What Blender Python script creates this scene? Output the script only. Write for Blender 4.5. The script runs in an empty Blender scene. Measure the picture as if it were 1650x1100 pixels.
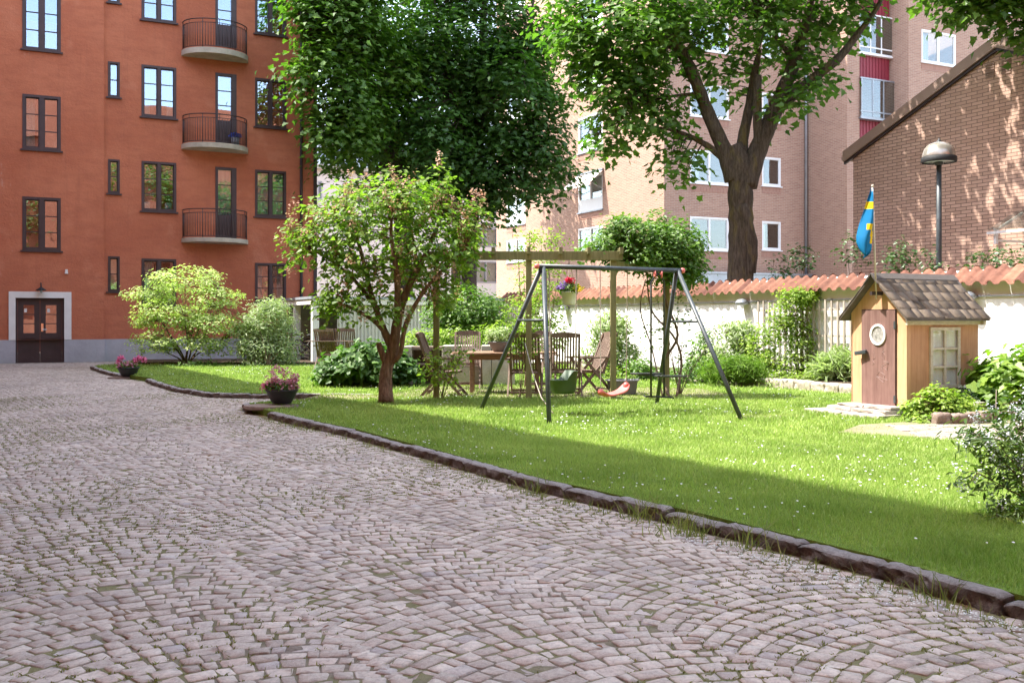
import bpy, math, random
import numpy as np
from mathutils import Vector, Matrix
R = math.radians
random.seed(7); rng = np.random.default_rng(11)
sc = bpy.context.scene
COL = sc.collection

# ------------------------------------------------------------------ camera, sky, sun, exposure
F, CX, HZ, CH = 1604.0, 825.0, 515.0, 1.4      # measured focal length / horizon of the photograph, eye height
cam = bpy.data.cameras.new('camera'); cam.sensor_width = 36; cam.lens = 36*F/1650
cam.shift_y = -(550-HZ)/1650; cam.clip_end = 600; cam.clip_start = .05
co = bpy.data.objects.new('camera', cam); COL.objects.link(co)
co.location = (0, 0, CH); co.rotation_euler = (R(90), 0, 0); sc.camera = co
SUNEL = math.atan(1.6)
SD = Vector((-.996, .09, 0)).normalized()*math.cos(SUNEL) + Vector((0, 0, math.sin(SUNEL)))   # towards the sun
world = bpy.data.worlds.new('World'); sc.world = world; world.use_nodes = True
wn = world.node_tree; bg = wn.nodes['Background']
sky = wn.nodes.new('ShaderNodeTexSky'); sky.sky_type = 'NISHITA'; sky.sun_disc = False
sky.sun_elevation = SUNEL; sky.sun_rotation = math.atan2(SD.x, SD.y)
sky.air_density = 1.0; sky.dust_density = 1.5
hsv = wn.nodes.new('ShaderNodeHueSaturation'); hsv.inputs['Saturation'].default_value = .66
wn.links.new(sky.outputs[0], hsv.inputs['Color']); wn.links.new(hsv.outputs[0], bg.inputs[0]); bg.inputs[1].default_value = .15
sl = bpy.data.lights.new('sun', 'SUN'); sl.energy = 2.5; sl.angle = R(.5); sl.color = (1, .95, .86)
so = bpy.data.objects.new('sun', sl); COL.objects.link(so)
so.rotation_euler = SD.to_track_quat('Z', 'Y').to_euler()
sc.view_settings.view_transform = 'Standard'; sc.view_settings.look = 'None'
sc.view_settings.exposure = 2.4; sc.view_settings.gamma = 1
sc.cycles.max_bounces = 8; sc.cycles.transparent_max_bounces = 12
sc.cycles.diffuse_bounces = 4; sc.cycles.glossy_bounces = 3; sc.cycles.transmission_bounces = 6
sc.cycles.caustics_reflective = False; sc.cycles.caustics_refractive = False
sc.cycles.use_denoising = True; sc.cycles.sample_clamp_indirect = 6

U2 = Vector((.898, .44)).normalized(); V2 = Vector((-U2.y, U2.x))     # the courtyard's two directions

def W(px, py, Y): return Vector(((px-CX)/F*Y, Y, CH+(HZ-py)/F*Y))
def G(px, py, z=0.):
    Y = (CH-z)*F/(py-HZ); return Vector(((px-CX)/F*Y, Y, z))

# ------------------------------------------------------------------ materials
class NT:
    def __init__(s, name):
        s.m = bpy.data.materials.new(name); s.m.use_nodes = True
        s.t = s.m.node_tree; s.t.nodes.clear()
        s.out = s.n('ShaderNodeOutputMaterial')
    def n(s, typ, **kw):
        nd = s.t.nodes.new(typ)
        for k, v in kw.items(): setattr(nd, k, v)
        return nd
    def set(s, nd, **kw):
        for k, v in kw.items():
            k2 = k.replace('_', ' ')
            s.sock(nd.inputs[k2], v)
        return nd
    def sock(s, inp, v):
        if hasattr(v, 'is_output'): s.t.links.new(v, inp)
        elif isinstance(v, tuple) and len(v) == 3 and inp.type == 'RGBA': inp.default_value = (*v, 1)
        else: inp.default_value = v
    def coord(s, kind='Object'): return s.n('ShaderNodeTexCoord').outputs[kind]
    def mapping(s, vec, scale=(1, 1, 1), loc=(0, 0, 0)):
        m = s.n('ShaderNodeMapping'); s.t.links.new(vec, m.inputs[0])
        m.inputs['Scale'].default_value = scale; m.inputs['Location'].default_value = loc
        return m.outputs[0]
    def noise(s, vec, scale=5., detail=4., rough=.6):
        nd = s.n('ShaderNodeTexNoise'); s.t.links.new(vec, nd.inputs['Vector'])
        nd.inputs['Scale'].default_value = scale; nd.inputs['Detail'].default_value = detail
        nd.inputs['Roughness'].default_value = rough
        return nd.outputs['Fac']
    def ramp(s, fac, a, b, ca=0., cb=1.):
        nd = s.n('ShaderNodeMapRange'); s.t.links.new(fac, nd.inputs[0])
        for i, v in zip((1, 2, 3, 4), (a, b, ca, cb)): nd.inputs[i].default_value = v
        return nd.outputs[0]
    def mix(s, fac, a, b, mode='MIX'):
        nd = s.n('ShaderNodeMix', data_type='RGBA', blend_type=mode)
        s.sock(nd.inputs[0], fac); s.sock(nd.inputs[6], a); s.sock(nd.inputs[7], b)
        return nd.outputs[2]
    def attr(s, name='tone'): return s.n('ShaderNodeAttribute', attribute_name=name).outputs['Fac']
    def math(s, op, a, b=0.):
        nd = s.n('ShaderNodeMath', operation=op); s.sock(nd.inputs[0], a); s.sock(nd.inputs[1], b)
        return nd.outputs[0]
    def bump(s, h, strength=.4, dist=.02):
        nd = s.n('ShaderNodeBump'); s.t.links.new(h, nd.inputs['Height'])
        nd.inputs['Strength'].default_value = strength; nd.inputs['Distance'].default_value = dist
        return nd.outputs[0]
    def pbr(s, color, rough=.7, bump=None, metal=0., spec=.5):
        p = s.n('ShaderNodeBsdfPrincipled')
        s.sock(p.inputs['Base Color'], color); s.sock(p.inputs['Roughness'], rough)
        p.inputs['Metallic'].default_value = metal; p.inputs['Specular IOR Level'].default_value = spec
        if bump is not None: s.t.links.new(bump, p.inputs['Normal'])
        s.t.links.new(p.outputs[0], s.out.inputs[0]); return p

def simple(name, c, rough=.6, var=.25, scale=6., bump=.2, metal=0., spec=.5, dist=.01, stretch=(1, 1, 1)):
    t = NT(name); v = t.mapping(t.coord(), stretch)
    f = t.noise(v, scale, 5)
    d = tuple(x*(1-var) for x in c); l = tuple(min(1, x*(1+var)) for x in c)
    cc = t.mix(t.ramp(f, .3, .7), d, l)
    t.pbr(cc, rough, t.bump(t.noise(v, scale*5, 5), bump, dist) if bump else None, metal, spec)
    return t.m

def m_stucco():
    t = NT('orange_stucco'); v = t.coord()
    big = t.noise(v, .35, 4); mid = t.noise(t.mapping(v, (1, 1, 3.)), 1.6, 6, .7); fine = t.noise(v, 14, 5, .7)
    c = t.mix(t.ramp(big, .35, .65), (.44, .135, .072), (.54, .19, .105))
    c = t.mix(t.math('MULTIPLY', t.ramp(mid, .42, .72), .6), c, (.36, .115, .068))
    c = t.mix(t.math('MULTIPLY', t.ramp(fine, .5, .8), .25), c, (.60, .24, .13))
    st = t.noise(t.mapping(v, (2.2, 2.2, .8), (3, 1, 7)), 1.1, 8, .75)
    stk = t.noise(t.mapping(v, (4.5, 4.5, .22)), 1.3, 6, .65)
    c = t.mix(t.math('MULTIPLY', t.ramp(stk, .55, .72), .32), c, (.33, .115, .07)); c = t.mix(t.math('MULTIPLY', t.ramp(t.noise(t.mapping(v, (1, 1, 1), (8, 3, 1)), .8, 3), .60, .66), .22), c, (.60, .26, .16))
    lft = t.n('ShaderNodeSeparateXYZ'); t.t.links.new(v, lft.inputs[0])
    k = t.math('MULTIPLY', t.ramp(st, .62, .78), t.ramp(lft.outputs[0], -1.0, -2.5))
    c = t.mix(t.math('MULTIPLY', k, .55), c, (.62, .45, .40))
    t.pbr(c, .92, t.bump(t.math('ADD', t.noise(t.mapping(v, (1, 1, 2.2)), 5, 6, .7), fine), .55, .03), 0, .2)
    return t.m

def m_brick(name, c1, c2, mortar, bw=.25, rh=.075, ms=.011):
    t = NT(name); uv = t.coord('UV')
    b = t.n('ShaderNodeTexBrick'); t.t.links.new(uv, b.inputs['Vector'])
    b.inputs['Scale'].default_value = 1; b.inputs['Brick Width'].default_value = bw; b.inputs['Row Height'].default_value = rh
    b.inputs['Mortar Size'].default_value = ms*.5; b.inputs['Mortar Smooth'].default_value = .1; b.inputs['Bias'].default_value = -.1
    t.sock(b.inputs['Color1'], c1); t.sock(b.inputs['Color2'], c2); t.sock(b.inputs['Mortar'], mortar)
    n = t.noise(t.mapping(uv, (1, 1, 1)), .4, 5); n2 = t.noise(uv, 30, 4)
    c = t.mix(t.math('MULTIPLY', t.ramp(n, .3, .7), .25), b.outputs['Color'], tuple(x*.75 for x in c1))
    c = t.mix(t.math('MULTIPLY', t.ramp(n2, .4, .8), .2), c, tuple(x*.6 for x in c2))
    inv = t.math('SUBTRACT', 1.0, b.outputs['Fac'])
    t.pbr(c, .9, t.bump(inv, .5, .012), 0, .25)
    return t.m

def m_glass(name='window_glass', add=.12, tint=(.86, .94, 1.)):
    t = NT(name)
    fr = t.n('ShaderNodeLayerWeight'); fr.inputs['Blend'].default_value = .5
    f = t.math('ADD', t.math('MULTIPLY', t.math('POWER', fr.outputs['Facing'], 4.0), .8), add)
    g = t.n('ShaderNodeBsdfGlossy'); g.inputs['Roughness'].default_value = .01
    w = t.noise(t.coord(), .9, 1); t.t.links.new(t.bump(w, .12, .02), g.inputs['Normal']); t.sock(g.inputs[0], tint)
    tr = t.n('ShaderNodeBsdfTransparent'); t.sock(tr.inputs[0], (.8, .84, .82) if add > .1 else (.97, .97, .97))
    mx = t.n('ShaderNodeMixShader'); t.t.links.new(f, mx.inputs[0])
    t.t.links.new(tr.outputs[0], mx.inputs[1]); t.t.links.new(g.outputs[0], mx.inputs[2])
    t.t.links.new(mx.outputs[0], t.out.inputs[0]); return t.m

def m_leaf(name, c1, c2, trans=.4, gloss=.05, tr_boost=1.6, back=None):
    t = NT(name); a = t.attr()
    c = t.mix(a, c1, c2)
    d = t.n('ShaderNodeBsdfDiffuse'); t.t.links.new(c, d.inputs[0])
    tl = t.n('ShaderNodeBsdfTranslucent')
    t.sock(tl.inputs[0], t.mix(1., c, (1.25*tr_boost/1.6, 1.6*tr_boost/1.6, .7), 'MULTIPLY'))
    gl = t.n('ShaderNodeBsdfGlossy'); gl.inputs['Roughness'].default_value = .5
    m1 = t.n('ShaderNodeMixShader'); m1.inputs[0].default_value = trans
    t.t.links.new(d.outputs[0], m1.inputs[1]); t.t.links.new(tl.outputs[0], m1.inputs[2])
    m2 = t.n('ShaderNodeMixShader'); m2.inputs[0].default_value = gloss*.5
    t.t.links.new(m1.outputs[0], m2.inputs[1]); t.t.links.new(gl.outputs[0], m2.inputs[2])
    t.t.links.new(m2.outputs[0], t.out.inputs[0]); return t.m

def m_bark(name, c1, c2, moss=0.):
    t = NT(name); v = t.coord(); s = t.mapping(v, (9, 9, 1.3))
    f = t.noise(s, 2.5, 8, .75)
    c = t.mix(t.ramp(f, .35, .65), c1, c2)
    if moss: c = t.mix(t.math('MULTIPLY', t.ramp(t.noise(t.mapping(v, (2, 2, .8)), 1.8, 5), .52, .7), moss), c, (.24, .19, .045))
    t.pbr(c, .95, t.bump(f, 1., .05), 0, .15); return t.m

def m_wood(name, c1, c2, axis=2, rough=.75, sc_=1.):
    t = NT(name); st = [14*sc_]*3; st[axis] = 1.2*sc_
    f = t.noise(t.mapping(t.coord(), tuple(st)), 2.2, 6, .7); g = t.noise(t.coord(), 2.5, 3)
    c = t.mix(t.ramp(f, .35, .65), c1, c2)
    c = t.mix(t.math('MULTIPLY', t.ramp(g, .4, .7), .3), c, tuple(x*.7 for x in c1))
    t.pbr(c, rough, t.bump(f, .35, .006), 0, .3); return t.m

def m_stone(name, c1, c2, lich=None, sc_=1.):
    t = NT(name); v = t.coord()
    f = t.noise(v, 5*sc_, 6, .7); g = t.noise(v, 60*sc_, 4)
    c = t.mix(t.ramp(f, .3, .7), c1, c2); c = t.mix(t.math('MULTIPLY', t.ramp(g, .35, .7), .4), c, tuple(x*.55 for x in c1))
    if lich: c = t.mix(t.math('MULTIPLY', t.ramp(t.noise(v, 2.2*sc_, 6), .55, .7), .5), c, lich)
    t.pbr(c, .9, t.bump(t.math('ADD', f, t.math('MULTIPLY', g, .4)), .8, .02), 0, .25); return t.m

def m_cobble():
    t = NT('cobblestone'); v = t.coord(); a = t.attr()
    c = t.mix(a, (.39, .32, .262), (.64, .55, .46))
    c = t.mix(t.ramp(t.attr('hue'), .90, 1.15), c, (.30, .29, .32))
    c = t.mix(t.ramp(t.attr('hue'), .13, -.08), c, (.50, .37, .30))
    g = t.noise(v, 45, 6, .75); h = t.noise(v, 170, 3); big = t.noise(v, .5, 4)
    c = t.mix(t.math('MULTIPLY', t.ramp(g, .42, .72), .6), c, (.13, .10, .098))
    c = t.mix(t.math('MULTIPLY', t.ramp(h, .52, .72), .45), c, (.60, .53, .50))
    c = t.mix(t.math('MULTIPLY', t.ramp(big, .48, .7), .42), c, (.19, .16, .13))
    c = t.mix(t.math('MULTIPLY', t.ramp(t.noise(t.mapping(v, (1, 1, 1), (5, 2, 0)), 1.7, 6, .7), .60, .72), .5), c, (.10, .085, .075))
    t.pbr(c, t.ramp(g, .2, .8, .6, .9), t.bump(t.math('ADD', g, t.math('MULTIPLY', h, .3)), .6, .008), 0, .35); return t.m

def m_joint():
    t = NT('joint_moss'); v = t.coord()
    n = t.noise(v, 1.1, 6, .7); k = t.noise(v, 22, 5, .7); o = t.noise(t.mapping(v, (1, 1, 1), (9, 4, 2)), 1.3, 5, .7)
    c = t.mix(t.ramp(k, .35, .7), (.15, .122, .10), (.28, .23, .185))
    c = t.mix(t.ramp(n, .40, .54), c, t.mix(k, (.13, .13, .06), (.25, .235, .12)))
    c = t.mix(t.math('MULTIPLY', t.ramp(o, .56, .66), .7), c, (.23, .12, .06))
    t.pbr(c, .98, t.bump(k, 1., .02), 0, .1); return t.m

def m_ground(name, c1, c2, sc_=3., bumpd=.02, c3=None):
    t = NT(name); v = t.coord(); f = t.noise(v, sc_, 8, .75); g = t.noise(v, sc_*14, 5, .7)
    c = t.mix(t.ramp(f, .35, .65), c1, c2)
    c = t.mix(t.math('MULTIPLY', t.ramp(g, .4, .7), .5), c, c3 or tuple(x*.6 for x in c1))
    t.pbr(c, .97, t.bump(g, .9, bumpd), 0, .15); return t.m

def m_tone(name, c1, c2, rough=.8, bump=.5, dist=.01, sc_=20., spec=.3, dirt=.35):
    t = NT(name); v = t.coord(); f = t.noise(v, sc_, 6, .7)
    c = t.mix(t.attr(), c1, c2)
    c = t.mix(t.math('MULTIPLY', t.ramp(f, .45, .75), dirt), c, tuple(x*.4 for x in c1))
    t.pbr(c, rough, t.bump(f, bump, dist), 0, spec); return t.m

def m_whitewash():
    t = NT('white_lime_wall'); v = t.coord()
    f = t.noise(v, 1.0, 6, .7); g = t.noise(v, 12, 5)
    c = t.mix(t.math('MULTIPLY', t.ramp(f, .58, .72), .5), (.84, .83, .81), (.56, .53, .48))
    t.pbr(c, .9, t.bump(t.math('ADD', f, g), .35, .02), 0, .2); return t.m

M = {}
M['stucco'] = m_stucco()
M['plinth'] = simple('grey_plinth', (.40, .385, .41), .9, .12, 2., .4, dist=.02)
M['whitepl'] = simple('white_plaster', (.72, .69, .66), .85, .06, 3., .2)
M['cream'] = simple('cream_render', (.66, .61, .56), .9, .06, .6, .2)
M['brown'] = simple('dark_brown_paint', (.050, .026, .026), .45, .2, 4., .1, spec=.5)
M['iron'] = simple('iron_paint', (.035, .022, .022), .5, .2, 9., .1)
M['concrete'] = simple('balcony_concrete', (.44, .39, .31), .9, .22, 2.5, .5, dist=.02)
M['glass'] = m_glass()
M['skyglass'] = m_glass('sky_tinted_glass', .32, (.66, .80, .98))  # blue tint puts the sky reflection's colour into the panes
M['clearpane'] = m_glass('thin_clear_pane', .03)
M['curtain'] = simple('curtain_cloth', (.80, .79, .76), .95, .04, 3., 0)
M['blind'] = simple('blind_cloth', (.62, .52, .38), .95, .04, 3., 0)
M['brick'] = m_brick('pink_brick', (.44, .265, .19), (.33, .185, .135), (.48, .38, .31), ms=.02)
M['brick2'] = m_brick('tan_brick', (.58, .385, .30), (.45, .29, .22), (.16, .11, .085), .25, .078, .017)
M['soldier'] = m_brick('soldier_course', (.40, .225, .165), (.33, .18, .135), (.44, .32, .27), .075, .25)
M['whitewin'] = simple('white_window_paint', (.80, .80, .79), .4, .03, 5., 0)
M['zinc'] = simple('zinc_metal', (.33, .35, .38), .4, .12, 3., .05, metal=.6)
M['roofmetal'] = simple('grey_roof_sheet', (.36, .40, .45), .5, .1, 1., .05, metal=.3)
M['redpanel'] = simple('red_ribbed_panel', (.25, .028, .045), .5, .12, 2., .05)
M['fascia'] = simple('brown_fascia_metal', (.33, .225, .18), .55, .08, 1.5, .05, metal=.1)
M['white'] = m_whitewash()
M['ventbrown'] = simple('vent_brown', (.26, .17, .13), .7, .1)
M['tile'] = m_tone('terracotta_tile', (.11, .045, .034), (.32, .15, .095), .8, .5, .006, 7., .2, .75)
M['mapleA'] = m_leaf('maple_leaf', (.032, .085, .014), (.085, .175, .026), .42, .07)
M['mapleB'] = m_leaf('maple_leaf_light', (.042, .108, .014), (.15, .26, .034), .46, .07)
M['lilacleaf'] = m_leaf('lilac_leaf', (.075, .155, .02), (.29, .40, .055), .48, .07)
M['variegated'] = m_leaf('variegated_leaf', (.24, .34, .08), (.66, .70, .34), .42, .05)
M['silver'] = m_leaf('silvery_leaf', (.22, .28, .13), (.48, .54, .31), .35, .06)
M['lush'] = m_leaf('lush_leaf', (.045, .115, .014), (.17, .28, .04), .40, .08)
M['deep'] = m_leaf('deep_green_leaf', (.022, .070, .018), (.075, .150, .03), .30, .12)
M['deutzia'] = m_leaf('shrub_leaf', (.035, .085, .016), (.14, .20, .035), .35, .08)
M['hydra'] = m_leaf('broad_bush_leaf', (.04, .10, .02), (.13, .235, .04), .34, .08)
M['yellowgreen'] = m_leaf('yellow_green_leaf', (.13, .22, .03), (.33, .42, .06), .45, .06)
M['lav'] = m_leaf('feathery_leaf', (.10, .19, .03), (.24, .34, .07), .35, .04)
M['grass'] = m_leaf('grass_blade', (.17, .26, .055), (.46, .54, .17), .40, .04, 1.3)
M['moss'] = m_leaf('joint_moss_blade', (.15, .165, .045), (.32, .32, .11), .2, .02, 1.2)
M['drygrass'] = m_leaf('long_grass_blade', (.10, .14, .03), (.34, .33, .12), .35, .05)
M['petalwhite'] = m_leaf('white_petal', (.70, .70, .68), (.85, .85, .86), .3, .02, 1.)
M['petallav'] = m_leaf('pale_lilac_petal', (.55, .56, .66), (.78, .78, .84), .3, .02, 1.)
M['petalpink'] = m_leaf('pink_petal', (.75, .10, .32), (.92, .35, .58), .3, .02, 1.)
M['petalmix'] = m_leaf('dusty_pink_petal', (.45, .12, .22), (.85, .48, .55), .3, .02, 1.)
M['petalred'] = m_leaf('red_petal', (.55, .01, .04), (.80, .06, .12), .3, .02, 1.)
M['petalviolet'] = m_leaf('violet_petal', (.16, .05, .35), (.42, .25, .65), .3, .02, 1.)
M['petalyellow'] = m_leaf('yellow_petal', (.75, .48, .02), (.9, .7, .1), .3, .02, 1.)
M['bloom'] = m_leaf('faded_lilac_bloom', (.38, .17, .09), (.72, .46, .38), .3, .02, 1.)
M['bark'] = m_bark('maple_bark', (.055, .042, .032), (.17, .135, .10), .55)
M['barkd'] = m_bark('dark_bark', (.045, .035, .028), (.13, .10, .075))
M['barkred'] = m_bark('flaky_brown_bark', (.10, .055, .032), (.33, .20, .13))
M['twig'] = simple('twig_bark', (.13, .09, .055), .9, .3, 8., .2)
M['teak'] = m_wood('weathered_teak', (.125, .082, .062), (.26, .19, .148))
M['tabletop'] = m_wood('oiled_teak', (.20, .115, .072), (.32, .20, .13), 0)
M['greenwood'] = m_wood('impregnated_timber', (.17, .16, .07), (.30, .27, .13))
M['greywood'] = m_wood('grey_lath', (.29, .25, .20), (.46, .41, .34))
M['steel'] = simple('grey_painted_steel', (.045, .055, .06), .45, .35, 9., .1, spec=.5)
M['steelgreen'] = simple('black_green_steel', (.03, .036, .03), .5, .3, 9., .1)
M['rope'] = simple('rope', (.34, .29, .24), .95, .2, 40, .3)
M['redplastic'] = simple('faded_red_plastic', (.72, .17, .15), .45, .12, 4., .05)
M['greenplastic'] = simple('green_plastic', (.045, .075, .04), .5, .15, 4., .05)
M['blackpot'] = simple('black_pot_plastic', (.022, .022, .024), .45, .15, 6., .08)
M['greypot'] = simple('grey_pot_plastic', (.16, .16, .175), .6, .1, 6., .1)
M['creampot'] = simple('cream_pot_plastic', (.70, .69, .60), .5, .05, 6., .05)
M['soil'] = m_ground('soil', (.06, .042, .03), (.11, .08, .055))
M['sand'] = m_ground('sandy_path', (.29, .245, .18), (.17, .165, .085), 1.6, .01, (.16, .15, .075))
M['turf'] = m_ground('turf', (.10, .165, .022), (.16, .23, .035), 1.2, .02, (.06, .10, .015))
M['groundfar'] = m_ground('yard_ground', (.20, .18, .16), (.26, .24, .20), .4)
M['cobble'] = m_cobble(); M['joint'] = m_joint()
def m_kerb():
    t = NT('kerb_granite'); v = t.coord(); f = t.noise(v, 7, 7, .75); g = t.noise(v, 55, 5, .7)
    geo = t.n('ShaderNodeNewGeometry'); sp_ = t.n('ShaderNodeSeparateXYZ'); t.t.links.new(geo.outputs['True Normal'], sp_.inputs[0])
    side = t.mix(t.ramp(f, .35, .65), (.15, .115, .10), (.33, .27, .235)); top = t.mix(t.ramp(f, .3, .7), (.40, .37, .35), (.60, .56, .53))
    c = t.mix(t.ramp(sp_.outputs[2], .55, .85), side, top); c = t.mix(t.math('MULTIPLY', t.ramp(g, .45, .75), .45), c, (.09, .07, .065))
    c = t.mix(t.math('MULTIPLY', t.ramp(t.noise(v, 2.3, 5), .58, .72), .5), c, (.15, .16, .05))
    rk = t.noise(t.mapping(v, (1, 1, 1.6)), 16, 8, .8); t.pbr(c, .93, t.bump(t.math('ADD', t.math('ADD', f, rk), t.math('MULTIPLY', g, .5)), 1., .06), 0, .15); return t.m
M['kerb'] = m_kerb()
M['edging'] = m_stone('bed_granite', (.40, .34, .28), (.56, .50, .43), (.20, .22, .07), 2.)
M['slab'] = m_stone('slate_slab', (.34, .29, .25), (.52, .47, .42), (.25, .24, .12), 1.5)
M['settstone'] = m_stone('worn_sett', (.27, .23, .185), (.43, .38, .32), (.17, .185, .07), 1.)
M['slabdark'] = m_stone('brown_slab', (.22, .16, .13), (.35, .27, .22), None, 2.)
M['block'] = m_stone('concrete_block', (.38, .35, .29), (.52, .48, .40), (.24, .23, .12), .8)
M['housewood'] = m_wood('yellow_playhouse_board', (.55, .305, .165), (.67, .405, .24), 2, .75, .5)
M['houseside'] = m_wood('shaded_orange_board', (.47, .235, .13), (.60, .34, .205), 2, .7, .6)  # side wall's shade is put into this darker orange
M['doorwood'] = m_wood('worn_purple_brown_door', (.15, .08, .068), (.25, .145, .125), 2, .7, .5)
M['trimwood'] = m_wood('bleached_trim', (.52, .45, .36), (.68, .61, .50), 0)
M['shake'] = m_tone('wooden_shake', (.095, .074, .056), (.215, .17, .13), .9, .6, .01, 14., .2, .5)
M['oldwood'] = simple('old_dark_board', (.11, .09, .075), .9, .3, 8., .3)
M['flagblue'] = m_leaf('flag_blue_cloth', (.02, .24, .52), (.03, .30, .60), .5, .02, 1.)
M['flagyellow'] = m_leaf('flag_yellow_cloth', (.80, .56, .02), (.80, .56, .02), .35, .02, 1.)
M['chalk'] = simple('chalk', (.40, .29, .27), .95, .1, 30, 0)
M['domeplastic'] = simple('smoky_dome_plastic', (.42, .38, .33), .22, .1, 3., 0, metal=.55)
M['chrome'] = simple('polished_metal', (.70, .66, .60), .12, .03, 2., 0, metal=1.)
M['lampglass'] = simple('lamp_clear_plastic', (.45, .55, .55), .12, .03, 2., 0, spec=.8)
M['black'] = simple('black_rubber', (.015, .015, .016), .7, .2, 9., .1)
M['whitesteel'] = simple('white_painted_post', (.76, .75, .72), .55, .05, 3., .05)
M['corr'] = simple('white_corrugated_sheet', (.60, .60, .56), .55, .06, 3., .05)
M['blueenamel'] = simple('blue_flowers', (.05, .10, .45), .6, .3, 20., 0)

# ------------------------------------------------------------------ object helpers
def mw(o):
    m = o.matrix_basis.copy()
    return mw(o.parent) @ m if o.parent else m
def link(name, data, parent=None):
    o = bpy.data.objects.new(name, data); COL.objects.link(o)
    if parent is not None: o.parent = parent
    return o
def tag(o, label=None, cat=None, group=None, kind=None):
    if label: o['label'] = label
    if cat: o['category'] = cat
    if group: o['group'] = group
    if kind: o['kind'] = kind
    return o
def thing(name, label, cat, loc=(0, 0, 0), rz=0., group=None):
    o = link(name, None); o.location = loc; o.rotation_euler = (0, 0, rz)
    return tag(o, label, cat, group)
def copy_tree(o, parent=None, loc=None, rz=None, label=None):
    c = o.copy(); COL.objects.link(c); c.parent = parent
    if loc is not None: c.location = loc
    if rz is not None: c.rotation_euler = (0, 0, rz)
    if label: c['label'] = label
    for ch in list(o.children):
        if ch.name in sc.objects: copy_tree(ch, c)
    return c

def uvauto(me):
    n = len(me.loops); nv = len(me.vertices)
    co_ = np.empty(nv*3, np.float32); me.vertices.foreach_get('co', co_); co_ = co_.reshape(-1, 3)
    li = np.empty(n, np.int32); me.loops.foreach_get('vertex_index', li)
    npoly = len(me.polygons); nm = np.empty(npoly*3, np.float32); me.polygons.foreach_get('normal', nm); nm = nm.reshape(-1, 3)
    lt = np.empty(npoly, np.int32); me.polygons.foreach_get('loop_total', lt)
    N = np.abs(np.repeat(nm, lt, axis=0)); P = co_[li]; ax = N.argmax(1)
    u = np.where(ax == 0, P[:, 1], P[:, 0]); v = np.where(ax == 2, P[:, 1], P[:, 2])
    l = me.uv_layers.new(name='UVMap'); l.data.foreach_set('uv', np.stack([u, v], 1).ravel().astype(np.float32))

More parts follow.
